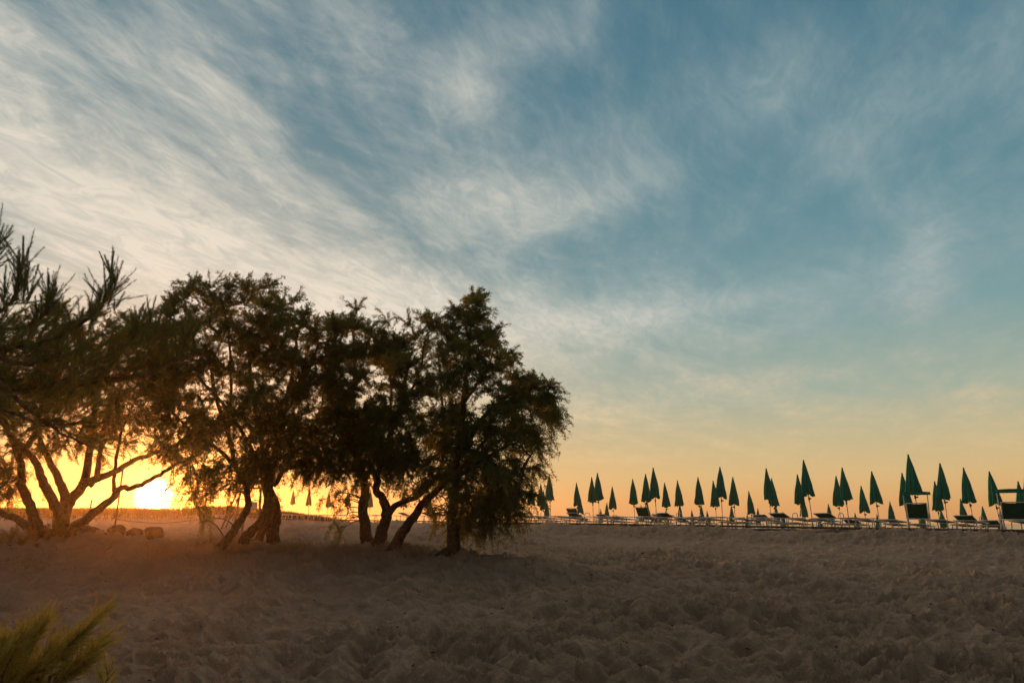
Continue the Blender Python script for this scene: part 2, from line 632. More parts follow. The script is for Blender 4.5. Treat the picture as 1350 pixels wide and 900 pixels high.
def make_ground():
    cols = np.concatenate([np.linspace(-180, -50, 30, endpoint=False), np.linspace(-50, -41, 40, endpoint=False),
                           np.linspace(-41, 41, 1120, endpoint=False), np.linspace(41, 50, 40, endpoint=False),
                           np.linspace(50, 180, 30)])
    cols = np.radians(cols)
    rs = np.concatenate([np.geomspace(0.4, 4.5, 60, endpoint=False), np.geomspace(4.5, 34, 560, endpoint=False),
                         np.geomspace(34, 90, 110, endpoint=False), np.geomspace(90, 430, 26)])
    Rg, A = np.meshgrid(rs, cols, indexing='ij')
    X, Y = Rg * np.sin(A), Rg * np.cos(A)
    Z = ground(X, Y) + relief(X, Y) * sst(0.5, 2.0, Rg)
    nr, nc = X.shape
    V = np.stack([X, Y, Z], -1).reshape(-1, 3)
    i = np.arange(nr - 1)[:, None] * nc
    j = np.arange(nc - 1)[None, :]
    F = np.stack([i + j + nc, i + j + nc + 1, i + j + 1, i + j], -1).reshape(-1, 4)[:, ::-1]
    mb = MB()
    mb.add(V, F[:, ::-1])
    o = mb.build('sand_beach', M_SAND)
    tag(o, 'trodden brown sand of the beach rising towards the sunbeds', 'sand', kind='structure')


make_ground()


def gz(x, y):
    return float(ground(x, y))


def make_sea():
    n = 96
    rs = np.array([30, 60, 120, 300, 430.0])
    th = np.linspace(0, 2 * np.pi, n)
    Rg, A = np.meshgrid(rs, th, indexing='ij')
    V = np.stack([Rg * np.sin(A), Rg * np.cos(A), np.full_like(Rg, -1.5)], -1).reshape(-1, 3)
    i = np.arange(len(rs) - 1)[:, None] * n
    j = np.arange(n - 1)[None, :]
    F = np.stack([i + j, i + j + 1, i + j + n + 1, i + j + n], -1).reshape(-1, 4)[:, ::-1]
    mb = MB()
    mb.add(V, F)
    tag(mb.build('sea', M_SEA), 'calm sea reflecting the dusk sky beyond the beach', 'sea', kind='structure')


make_sea()


# ------------------------------------------------------------------ foliage
def norm(v):
    return v / (np.linalg.norm(v, axis=-1, keepdims=True) + 1e-12)


def blades(mb, P, D, L, W, seed_dir=None):
    """Slender leaf quads: base P, direction D, length L, width W."""
    n = len(P)
    rnd = norm(NR.normal(size=(n, 3)))
    side = norm(np.cross(D, rnd)) * (W / 2)[:, None]
    up = norm(np.cross(side, D)) * (L * 0.06)[:, None]
    tip = P + D * L[:, None]
    mid = P + D * (L * 0.45)[:, None] + up
    V = np.stack([P, mid - side, tip, mid + side], 1).reshape(-1, 3)
    F = np.arange(4 * n).reshape(-1, 4)
    mb.add(V, F)


def smooth_path(pts, per=5, wob=0.0):
    """Catmull-Rom through points."""
    pts = np.asarray(pts, float)
    p = np.vstack([2 * pts[0] - pts[1], pts, 2 * pts[-1] - pts[-2]])
    out = []
    for i in range(1, len(p) - 2):
        for t in np.linspace(0, 1, per, endpoint=False):
            t2, t3 = t * t, t * t * t
            out.append(0.5 * ((2 * p[i]) + (-p[i - 1] + p[i + 1]) * t + (2 * p[i - 1] - 5 * p[i] + 4 * p[i + 1] - p[i + 2]) * t2
                              + (-p[i - 1] + 3 * p[i] - 3 * p[i + 1] + p[i + 2]) * t3))
    out.append(p[-2])
    out = np.array(out)
    if wob:
        out[1:-1] += NR.normal(0, wob, (len(out) - 2, 3))
    return out


class Tree:
    def __init__(self, depth):
        self.d = depth
        self.nodes, self.nr = [], []
        self.wood = MB()
        self.leaf = MB()
        self.trunks = []

    def stem(self, pts, r0, r1, droot=0.0, dtop=None, root=False):
        """pts: photo pixels; depth runs from droot to dtop off the tree's own distance."""
        if dtop is None:
            dtop = droot + R.uniform(-0.7, 0.7)
        n = len(pts)
        w = [at(px, py, self.d + droot + (dtop - droot) * i / (n - 1)) for i, (px, py) in enumerate(pts)]
        if root:
            w[0][2] = gz(w[0][0], w[0][1]) - 0.12
        path = smooth_path(w, 5, 0.012)
        t = np.linspace(0, 1, len(path))
        r = r0 + (r1 - r0) * t ** 0.85
        if root:
            r = r * (1 + 0.35 * np.exp(-t * len(pts) * 2.2))
            mb = MB()
            mb.tube(path, r, 14, rough=0.10)
            a0 = R.uniform(0, 6.28)
            for q in range(5):
                a = a0 + q * 1.257 + R.uniform(-0.3, 0.3)
                e = R.uniform(0.28, 0.5)
                g = lambda f: np.array([w[0][0] + math.cos(a) * f, w[0][1] + math.sin(a) * f, 0])
                rp = [g(0.02), g(r0 * 1.2), g(e)]
                for k_, (p_, up_) in enumerate(zip(rp, (0.16, 0.03, -0.06))):
                    p_[2] = gz(p_[0], p_[1]) + up_
                mb.tube(smooth_path(rp, 4), np.linspace(r0 * 0.55, r0 * 0.2, 9), 8, rough=0.1)
            self.trunks.append(mb)
        else:
            self.wood.tube(path, r, 10, rough=0.08)
        for p, q in zip(path[2:], r[2:]):
            self.nodes.append(p)
            self.nr.append(q)

    def crown(self, blobs, spacing=0.40, twigs=11, leaves=54, droop=0.28, leaf=(0.055, 0.095), width=(0.011, 0.018), tl=(0.26, 0.56)):
        pts, hang = [], []
        for b in blobs:
            px, py, rx, ry = b[:4]
            dens = b[4] if len(b) > 4 else 1.0
            dd = b[5] if len(b) > 5 else R.uniform(-0.7, 0.7)
            c = at(px, py, self.d + dd)
            k = self.d / 930
            ax = np.array([rx * k, 0.5 * (rx + ry) * k * 1.15, ry * k])
            vol = 4.19 * ax.prod()
            n = max(5, int(round(dens * vol / spacing ** 3 * 0.62)))
            for _ in range(n):
                q = NR.normal(size=3)
                q = q / np.linalg.norm(q) * NR.random() ** 0.40
                pts.append(c + q * ax)
                hang.append(ry)
        pts = np.array(pts)
        cen = pts.mean(0)
        nodes = np.array(self.nodes)
        nrad = np.array(self.nr)
        order = np.argsort([np.min(np.linalg.norm(nodes - p, axis=1)) for p in pts])
        nodes, nrad = list(nodes), list(nrad)
        for i in order:
            p = pts[i]
            A = np.array(nodes)
            dd = np.linalg.norm(A - p, axis=1) + 0.35 * np.maximum(A[:, 2] - p[2], 0)
            j = int(np.argmin(dd))
            a = A[j]
            L = np.linalg.norm(p - a)
            if L < 0.05:
                continue
            m = 5 if L < 0.9 else 8
            bend = norm(NR.normal(size=3)) * L * 0.16 + np.array([0, 0, 0.14 * L])
            t = np.linspace(0, 1, m)[:, None]
            path = a * (1 - t) + p * t + bend * (4 * t * (1 - t)) * 0.8
            path[1:-1] += NR.normal(0, 0.02 * L, (m - 2, 3))
            r0 = min(nrad[j] * 0.72, 0.009 + 0.016 * L)
            rr = np.linspace(r0, max(0.35 * r0, 0.004), m)
            self.wood.tube(path, rr, 5, cap=False)
            for q, s in zip(path[1:], rr[1:]):
                nodes.append(q)
                nrad.append(s)
        # twigs and leaves
        P, Dv = [], []
        for p in pts:
            out = norm(p - cen + np.array([0, 0, 0.3]))
            for _ in range(twigs):
                d = norm(NR.normal(size=3) * 0.85 + out * 0.75 + np.array([0, 0, 0.25]))
                L = NR.uniform(*tl)
                m = 6
                t = np.linspace(0, 1, m)[:, None]
                g = droop * NR.uniform(0.4, 1.3) * L
                path = p + d * L * t + np.array([0, 0, -g]) * t ** 2
                self.wood.tube(path, np.linspace(0.0045, 0.0018, m), 3, cap=False)
                tt = NR.uniform(0.08, 1.02, leaves)
                q = p + d * L * tt[:, None] + np.array([0, 0, -g]) * tt[:, None] ** 2
                tan = norm(d * L + np.array([0, 0, -2 * g]) * tt[:, None])
                P.append(q + NR.normal(0, 0.012, q.shape))
                Dv.append(norm(tan * 0.8 + NR.normal(0, 0.68, q.shape)))
        P, Dv = np.vstack(P), np.vstack(Dv)
        n = len(P)
        blades(self.leaf, P, Dv, NR.uniform(*leaf, n), NR.uniform(*width, n))

    def hangers(self, spots, leaves=60, length=(0.5, 0.9)):
        """Long sprays that hang below the crown: (px, py, count, spread px)."""
        P, Dv = [], []
        A = np.array(self.nodes)
        for px, py, cnt, sp in spots:
            for _ in range(cnt):
                p = at(px + NR.normal(0, sp), py + NR.normal(0, sp * 0.6), self.d + NR.uniform(-0.9, 0.9))
                j = int(np.argmin(np.linalg.norm(A - p, axis=1)))
                L = NR.uniform(*length)
                d = norm(np.array([NR.normal(0, 0.5), NR.normal(0, 0.5), 0.25]))
                m = 8
                t = np.linspace(0, 1, m)[:, None]
                path = p + d * L * 0.5 * t + np.array([0, 0, -L * 0.9]) * t ** 2
                self.wood.tube(path, np.linspace(0.006, 0.002, m), 4, cap=False)
                back = A[j] * (1 - t) + p * t + np.array([0, 0, 0.15 * np.linalg.norm(p - A[j])]) * (4 * t * (1 - t))
                self.wood.tube(back, np.linspace(0.013, 0.006, m), 4, cap=False)
                tt = NR.uniform(0.0, 1.0, leaves * 2)[:, None]
                q = p + d * L * 0.5 * tt + np.array([0, 0, -L * 0.9]) * tt ** 2
                tan = norm(d * 0.5 + np.array([0, 0, -1.8]) * tt)
                P.append(q + NR.normal(0, 0.03, q.shape))
                Dv.append(norm(tan * 0.8 + NR.normal(0, 0.5, q.shape)))
        P, Dv = np.vstack(P), np.vstack(Dv)
        n = len(P)
        blades(self.leaf, P, Dv, NR.uniform(0.05, 0.10, n), NR.uniform(0.010, 0.017, n))

    def finish(self, name, label, px, py, group, parts='tree'):
        base = at(px, py, self.d)
        base[2] = gz(base[0], base[1])
        root = empty(name, base)
        tag(root, label, 'tree', group)
        objs = []
        for mb in self.trunks:
            objs.append(('trunk', mb, M_BARK))
        objs.append(('branches', self.wood, M_BARK))
        objs.append(('crown', self.leaf, M_LEAF))
        for nm, mb, mt in objs:
            for a in mb.v:
                a -= base
            mb.build(nm, mt, root)
        return root


GT = 'tamarisk trees standing together on the sand'


def make_trees():
    # far left: low spreading tree in front of the sun
    t = Tree(17.0)
    t.stem([(84, 722), (84, 700), (80, 688), (92, 662), (110, 637), (117, 600), (124, 555), (120, 500)], 0.199, 0.041, 0, 0.4, True)
    t.stem([(60, 722), (52, 700), (42, 672), (30, 640), (26, 605), (8, 560), (-10, 500)], 0.151, 0.041, 0.1, -0.4, True)
    t.stem([(108, 640), (125, 632), (150, 622), (185, 603), (225, 590), (258, 566)], 0.120, 0.028, 0.1, 0.8)
    t.stem([(88, 700), (104, 690), (125, 675), (148, 658), (157, 644), (180, 641), (210, 626), (236, 610), (266, 598)], 0.135, 0.028, 0, 0.6)
    t.stem([(82, 688), (70, 660), (55, 632), (48, 612), (30, 590), (12, 570), (-10, 540)], 0.143, 0.034, 0, -0.6)
    t.stem([(60, 705), (36, 692), (12, 680), (-20, 668), (-60, 640)], 0.135, 0.041, 0.1, 0.2)
    t.stem([(84, 690), (86, 655), (76, 630), (62, 600), (48, 560), (45, 500)], 0.135, 0.028, 0, 0.5)
    t.stem([(117, 640), (128, 625), (132, 590), (140, 550), (150, 500), (165, 450)], 0.079, 0.021, 0.1, 0.5)
    t.stem([(150, 648), (152, 620), (158, 580), (170, 545), (190, 500)], 0.048, 0.017, 0.1, -0.3)
    t.stem([(26, 605), (50, 560), (60, 500), (75, 450)], 0.079, 0.021, 0, 0.5)
    t.crown([(20, 520, 60, 60), (90, 500, 60, 60), (150, 520, 55, 60), (205, 505, 50, 60), (60, 440, 60, 45), (130, 450, 55, 45),
             (188, 445, 50, 40), (232, 560, 35, 45, 0.8), (245, 620, 28, 40, 0.6), (25, 600, 50, 45, 0.65), (105, 580, 55, 35, 0.8),
             (150, 570, 40, 24, 0.5), (-50, 520, 70, 90, 0.8), (-50, 620, 50, 50, 0.7), (225, 590, 30, 18, 0.35), (20, 645, 40, 25, 0.4)],
            spacing=0.46, twigs=11, leaves=60)
    t.hangers([(240, 640, 6, 14), (262, 660, 4, 12), (20, 640, 5, 25), (-20, 650, 4, 25)], length=(0.3, 0.6))
    t.finish('tamarisk_tree', 'wide low tree with fanned dark limbs right in front of the setting sun', 80, 712, GT)
    # three leaning stems, the tallest rounded crown
    t = Tree(15.0)
    t.stem([(276, 742), (290, 722), (303, 706), (316, 688), (327, 665), (323, 637), (309, 610), (301, 570), (286, 530), (274, 470)], 0.105, 0.03, -0.3, 0.2, True)
    t.stem([(312, 728), (325, 706), (343, 688), (353, 662), (351, 630), (344, 580), (334, 520), (324, 440)], 0.115, 0.03, 0, 0.4, True)
    t.stem([(332, 722), (344, 704), (357, 680), (350, 648), (335, 600), (300, 540), (265, 500)], 0.10, 0.025, 0.8, -0.4, True)
    t.stem([(309, 612), (285, 590), (255, 570), (225, 540), (205, 500)], 0.05, 0.018, 0, 0.5)
    t.stem([(344, 580), (370, 540), (385, 490)], 0.04, 0.015, 0.2, 0.8)
    t.stem([(301, 570), (305, 500), (300, 430), (290, 390)], 0.04, 0.012, 0.1, -0.2)
    t.crown([(262, 400, 45, 32), (300, 395, 40, 28), (340, 402, 38, 34), (232, 428, 36, 34), (285, 460, 60, 48), (238, 490, 50, 48),
             (350, 460, 45, 50), (330, 535, 50, 45), (265, 550, 50, 40, 0.9), (222, 440, 26, 30), (362, 420, 26, 26), (300, 600, 40, 26, 0.5),
             (238, 592, 30, 35, 0.55), (345, 595, 45, 38, 0.9), (285, 620, 30, 28, 0.3), (330, 620, 35, 25, 0.5), (206, 470, 28, 34), (212, 525, 28, 34, 0.8)],
            spacing=0.37, twigs=11, leaves=58)
    t.hangers([(262, 650, 5, 14), (285, 640, 5, 14), (275, 690, 3, 8), (345, 640, 6, 16), (300, 655, 2, 10)], length=(0.3, 0.6))
    t.finish('tamarisk_tree', 'tall round-crowned tree on three stems leaning right beside the sun', 310, 725, GT)
    # straight stem behind its right side
    t = Tree(15.9)
    t.stem([(361, 722), (360, 698), (364, 672), (356, 645), (361, 605), (374, 550), (386, 490), (392, 440)], 0.145, 0.03, 0, 0.2, True)
    t.stem([(360, 640), (380, 612), (402, 575), (422, 540), (430, 500)], 0.06, 0.02, 0, 0.5)
    t.stem([(374, 550), (390, 520), (415, 470), (420, 440)], 0.04, 0.015, 0.1, -0.3)
    t.crown([(385, 428, 36, 36), (400, 490, 45, 50), (382, 560, 50, 48), (424, 552, 36, 50), (420, 448, 28, 36), (395, 602, 46, 28, 0.8),
             (430, 600, 30, 28, 0.7), (440, 490, 30, 50), (445, 560, 28, 50)], spacing=0.38, twigs=11, leaves=58)
    t.hangers([(395, 622, 3, 14), (428, 624, 3, 12), (458, 640, 3, 10)], length=(0.25, 0.5))
    t.finish('tamarisk_tree', 'dark tree on one upright thick trunk beside the three leaning stems', 362, 716, GT)
    # upright single stem in the middle
    t = Tree(16.0)
    t.stem([(487, 725), (482, 700), (478, 672), (481, 640), (470, 600), (464, 540), (469, 470), (462, 420)], 0.145, 0.025, 0, 0.2, True)
    t.stem([(478, 640), (500, 590), (515, 530), (510, 470)], 0.06, 0.02, 0, 0.4)
    t.stem([(466, 580), (445, 540), (440, 490), (452, 440)], 0.05, 0.015, 0, -0.4)
    t.crown([(464, 428, 20, 24, 0.9), (470, 452, 36, 30), (448, 490, 34, 42), (492, 470, 32, 40), (470, 540, 42, 48), (458, 596, 38, 32), (505, 545, 30, 48, 0.9),
             (495, 610, 35, 35, 0.8), (515, 465, 26, 34), (430, 440, 28, 30), (480, 580, 40, 50)], spacing=0.38, twigs=11, leaves=58)
    t.hangers([(450, 660, 6, 12), (440, 690, 4, 8), (500, 640, 5, 16), (475, 640, 5, 14)], length=(0.3, 0.6))
    t.finish('tamarisk_tree', 'slim upright tree between the straight trunk and the forked stems', 483, 717, GT)
    # forked stems leaning right
    t = Tree(15.4)
    t.stem([(502, 726), (502, 705), (509, 682), (506, 660), (496, 642), (505, 600), (525, 540), (540, 470)], 0.145, 0.03, 0, 0.3, True)
    t.stem([(517, 726), (528, 706), (545, 680), (566, 656), (592, 632), (625, 598), (655, 560)], 0.14, 0.03, -0.3, 0.3, True)
    t.stem([(508, 690), (520, 668), (555, 650), (582, 612), (584, 545), (578, 470)], 0.09, 0.02, 0, 0.3)
    t.stem([(525, 540), (550, 500), (560, 450)], 0.04, 0.015, 0.1, 0.2)
    t.crown([(542, 456, 36, 32), (560, 510, 46, 48), (528, 560, 38, 44), (588, 452, 32, 36), (560, 596, 45, 34, 0.9), (520, 480, 22, 36, 0.9),
             (590, 560, 40, 45), (520, 615, 30, 24, 0.6), (525, 440, 20, 26), (572, 430, 22, 22), (535, 510, 34, 40)], spacing=0.38, twigs=11, leaves=58)
    t.hangers([(550, 640, 6, 18), (575, 680, 6, 16), (530, 640, 4, 14)], length=(0.3, 0.6))
    t.finish('tamarisk_tree', 'tree with two forked stems, one slanting right under the dark crown', 510, 720, GT)
    # right-hand tree with drooping skirt
    t = Tree(14.8)
    t.stem([(597, 724), (598, 704), (596, 680), (600, 645), (603, 600), (610, 540), (617, 470), (622, 412)], 0.15, 0.02, 0, 0.2, True)
    t.stem([(603, 600), (636, 552), (672, 520), (705, 512), (728, 525)], 0.06, 0.015, 0, 0.2)
    t.stem([(601, 630), (640, 605), (675, 585), (700, 600)], 0.05, 0.015, 0, -0.6)
    t.stem([(612, 530), (640, 490), (650, 465)], 0.04, 0.012, 0.1, 0.1)
    wood = t.wood
    for a in ((-0.55, -0.1), (-0.4, -0.35), (0.3, -0.3), (0.25, 0.25)):
        b = at(597, 716, 14.8)
        b[2] = gz(b[0], b[1])
        p0 = b + np.array([0, 0, 0.22])
        p1 = b + np.array([a[0] * 0.5, a[1] * 0.5, 0.08])
        p2 = b + np.array([a[0], a[1], -0.05])
        wood.tube(smooth_path([p0, p1, p2], 5), np.linspace(0.12, 0.04, 11), 8, rough=0.1)
    t.crown([(624, 402, 13, 18, 1.3), (636, 418, 12, 16), (606, 416, 16, 18), (612, 440, 26, 24), (640, 450, 16, 24, 0.9), (608, 480, 44, 40), (655, 502, 36, 34), (690, 528, 34, 36), (718, 524, 20, 22, 0.9), (722, 556, 18, 26, 0.7),
             (640, 560, 50, 50), (682, 590, 28, 50), (606, 590, 44, 46), (650, 640, 42, 40), (674, 645, 22, 36, 0.9),
             (612, 655, 35, 32, 0.8), (655, 675, 32, 20, 0.8), (575, 620, 30, 30, 0.6), (640, 625, 40, 50, 0.5), (662, 655, 24, 32, 0.8), (625, 685, 34, 20, 0.8), (700, 560, 26, 50, 0.6), (662, 478, 24, 22), (706, 508, 22, 16), (648, 455, 16, 16)],
            spacing=0.37, twigs=12, leaves=60, droop=0.6)
    t.hangers([(678, 640, 9, 9), (650, 660, 12, 16), (632, 668, 7, 12), (728, 535, 6, 7), (712, 580, 8, 9), (575, 665, 6, 14), (676, 672, 4, 6)], length=(0.3, 0.65))
    t.finish('tamarisk_tree', 'rightmost tree whose drooping crown nearly sweeps the sand by the sunbeds', 597, 718, GT)


make_trees()


# ------------------------------------------------------------------ needle-leaved shoots
def shoot(wood, leaf, p, d, L, n, nl=(0.045, 0.075), w=0.0022, curve=0.15, spread=0.6, bare=0.06, thick=1.0):
    d = norm(np.asarray(d, float))
    m = 7
    t = np.linspace(0, 1, m)[:, None]
    side = norm(np.cross(d, NR.normal(size=3)))
    up = np.array([0, 0, 1.0])
    bend = side * 0.5 * curve + up * curve
    path = p + d * L * t + bend * L * t ** 2
    wood.tube(path, np.linspace(0.0032, 0.0014, m) * thick, 5, cap=False)
    tt = bare + (1.0 - bare) * NR.random(n) ** 0.85
    q = p + d * L * tt[:, None] + bend * L * tt[:, None] ** 2
    tan = norm(d + 2 * bend * tt[:, None])
    rnd = norm(np.cross(tan, NR.normal(size=(n, 3))))
    D = norm(tan + rnd * spread * NR.uniform(0.6, 1.25, n)[:, None])
    ln = NR.uniform(*nl, n) * (1.05 - 0.45 * tt)
    blades(leaf, q, D, ln, np.full(n, w))
    return path


def make_pine():
    """The near pine whose trunk stands just out of the picture."""
    wood, leaf = MB(), MB()
    base = at(-330, 800, 5.6)
    base[2] = gz(base[0], base[1])
    trunk = MB()
    tp = [base + np.array([0, 0, -0.2]), base + np.array([0.05, 0.1, 0.9]), base + np.array([0.15, 0.05, 1.8]), base + np.array([0.1, 0.15, 2.9]), base + np.array([0.2, 0.1, 3.9])]
    trunk.tube(smooth_path(tp, 6, 0.01), np.linspace(0.16, 0.03, 25), 14, rough=0.06)
    src = smooth_path(tp, 6)

    def limb(pts, r0, r1, dep):
        w = [at(px, py, d) for (px, py), d in zip(pts, dep)]
        i = int(np.argmin(np.abs(src[:, 2] - (w[0][2] - 0.3))))
        path = smooth_path([src[i]] + w, 6, 0.006)
        wood.tube(path, np.linspace(r0, r1, len(path)), 8, rough=0.06)
        return path

    limbs = [
        limb([(-120, 470), (-20, 462), (60, 450), (110, 425), (134, 404), (146, 385)], 0.030, 0.007, [5.5, 5.4, 5.5, 5.5, 5.6, 5.6]),
        limb([(-140, 460), (-60, 440), (0, 410), (22, 385), (28, 350)], 0.030, 0.007, [5.6, 5.5, 5.4, 5.5, 5.5]),
        limb([(-140, 520), (-40, 500), (30, 515), (90, 500), (150, 495), (200, 480)], 0.030, 0.008, [5.3, 5.1, 5.2, 5.3, 5.5, 5.7]),
        limb([(-140, 500), (-40, 465), (30, 480), (80, 470), (130, 480), (170, 450), (185, 432)], 0.024, 0.007, [5.4, 5.3, 5.5, 5.6, 5.8, 5.9, 6.0]),
        limb([(-140, 480), (-30, 440), (40, 430), (62, 408), (66, 390)], 0.024, 0.007, [5.6, 5.6, 5.7, 5.7, 5.7]),
        limb([(-140, 560), (-60, 545), (0, 540), (60, 560), (110, 555)], 0.024, 0.007, [5.0, 4.9, 5.0, 5.1, 5.2]),
        limb([(-120, 520), (-30, 490), (40, 540), (80, 570), (120, 590)], 0.03, 0.006, [5.2, 5.0, 5.1, 5.2, 5.2]),
        limb([(-140, 440), (-80, 400), (-30, 370), (-10, 340), (-2, 320)], 0.024, 0.006, [5.4, 5.3, 5.3, 5.3, 5.3]),
        limb([(150, 500), (200, 490), (235, 470), (250, 440)], 0.03, 0.005, [5.6, 5.7, 5.8, 5.8]),
    ]
    k = 5.5 / 930
    # the candles that stand against the sky: (px base, py base, px tip, py tip, number of side shoots)
    tips = [(145, 398, 148, 322, 7), (142, 405, 163, 342, 4), (140, 400, 136, 345, 4), (150, 410, 165, 385, 2),
            (28, 390, 31, 308, 5), (30, 400, 39, 325, 4), (22, 400, 18, 340, 4), (35, 400, 52, 348, 3), (5, 400, 8, 348, 3), (0, 330, -2, 312, 2),
            (62, 410, 64, 365, 3), (66, 415, 74, 372, 3), (70, 430, 88, 398, 3), (95, 430, 84, 400, 3), (100, 440, 110, 405, 3),
            (172, 445, 176, 412, 3), (192, 450, 205, 388, 4), (200, 455, 214, 405, 3), (188, 450, 182, 420, 2), (232, 470, 254, 410, 3), (240, 470, 264, 424, 2),
            (160, 460, 168, 425, 2), (115, 440, 124, 418, 2), (50, 430, 46, 390, 3), (10, 420, 2, 380, 3), (80, 450, 96, 425, 2)]
    for bx, by, tx, ty, ns in tips:
        d0 = 5.5 + NR.uniform(-0.15, 0.25)
        p, q = at(bx, by, d0), at(tx, ty, d0)
        L = np.linalg.norm(q - p)
        path = shoot(wood, leaf, p, q - p, L * 0.93, int(520 * L / 0.5), curve=0.03, nl=(0.030, 0.055), spread=0.55, w=0.0019)
        for _ in range(ns):
            i = R.randint(0, 3)
            dd = norm(norm(q - p) * 0.8 + NR.normal(0, 0.30, 3))
            shoot(wood, leaf, path[i], dd, L * NR.uniform(0.25, 0.48), int(340 * L / 0.5), curve=0.22, nl=(0.025, 0.045), spread=0.52, w=0.0018)
    # dense shoots along the limbs
    for li, path in enumerate(limbs):
        seg = len(path)
        for i in range(4, seg):
            cnt = {2: 6, 3: 6, 5: 2, 6: 2, 8: 4}.get(li, 3)
            for _ in range(cnt):
                f = NR.random()
                p = path[i - 1] * (1 - f) + path[i] * f
                d = norm(path[i] - path[i - 1]) * 0.7 + np.array([0, 0, 0.55]) + NR.normal(0, 0.55, 3)
                shoot(wood, leaf, p, d, NR.uniform(0.14, 0.32), 150, nl=(0.03, 0.055), w=0.0017)
    # inner bare twigs
    for _ in range(46):
        p = at(NR.uniform(-60, 60), NR.uniform(455, 560), NR.uniform(4.9, 5.4))
        d = np.array([NR.uniform(0.3, 1), NR.normal(0, 0.4), NR.normal(-0.05, 0.35)])
        shoot(wood, leaf, p, d, NR.uniform(0.25, 0.6), 120, curve=0.1, bare=0.45, w=0.0022)
    for _ in range(100):
        p = at(NR.uniform(-20, 150), NR.uniform(430, 545), NR.uniform(5.0, 5.9))
        if p[2] > at(0, 520 - 0.10 * (p[0] + 4) * 100, 5.4)[2] + 0.9:
            continue
        d = np.array([NR.uniform(-0.1, 0.8), NR.normal(0, 0.4), NR.uniform(0.0, 0.9)])
        shoot(wood, leaf, p, d, NR.uniform(0.15, 0.3), 150, curve=0.15, w=0.003)
    root = empty('pine_tree', base)
    tag(root, 'near pine reaching in with spiky needle shoots at the upper left edge', 'tree')
    for nm, mb, mt in (('trunk', trunk, M_PINEBARK), ('branches', wood, M_PINEBARK), ('needles', leaf, M_NEEDLE)):
        for a in mb.v:
            a -= base
        mb.build(nm, mt, root)


make_pine()


def make_shrub(name, label, spots, depth, basepx, mat, n=260, plume=0, nl=(0.03, 0.055), w=0.003, cat='shrub', group=None):
    wood, leaf = MB(), MB()
    base = at(*basepx, depth)
    dz = base[2] - gz(base[0], base[1])
    base[2] -= dz
    if depth < 8:
        dz = 0.0
    for bx, by, tx, ty, ns in [q for q in spots for _ in range(4 if depth < 4 else 1)]:
        bx, tx, ty = bx + NR.normal(0, 6) * (depth < 4), tx + NR.normal(0, 8) * (depth < 4), ty + abs(NR.normal(0, 8)) * (depth < 4)
        d0 = depth + NR.uniform(-0.25, 0.25)
        p, q = at(bx, by, d0), at(tx, ty, d0 + NR.uniform(-0.1, 0.1))
        p[2] -= dz
        q[2] -= dz
        stem = smooth_path([base + np.array([NR.normal(0, 0.04), NR.normal(0, 0.04), -0.03]), (base + p) / 2 + np.array([0, 0, 0.02]), p], 4)
        wood.tube(stem, np.linspace(0.012, 0.006, len(stem)), 6, cap=False)
        L = np.linalg.norm(q - p)
        path = shoot(wood, leaf, p, q - p, L, int(n * L / 0.4), curve=0.08, nl=nl, w=w, spread=0.9)
        for _ in range(ns):
            if plume:
                break
            i = R.randint(0, 4)
            dd = norm(norm(q - p) + NR.normal(0, 0.40, 3))
            shoot(wood, leaf, path[i], dd, L * NR.uniform(0.35, 0.7), int(n * 0.5), curve=0.2, nl=nl, w=w, spread=0.9)
        for k in range(plume):
            f = NR.uniform(0.0, 0.95)
            i = int(f * 6)
            dd = norm(norm(q - p) * 0.9 + NR.normal(0, 0.42, 3))
            l2 = NR.uniform(0.05, 0.14)
            shoot(wood, leaf, path[i] * (1 - f * 6 + i) + path[min(i + 1, 6)] * (f * 6 - i), dd, l2, 80, curve=0.15, nl=(0.009, 0.022), w=0.0015, spread=0.7, thick=0.35)
    root = empty(name, base)
    tag(root, label, cat, group)
    for nm, mb, mt in (('stems', wood, M_PINEBARK), ('foliage', leaf, mat)):
        for a in mb.v:
            a -= base
        mb.build(nm, mt, root)


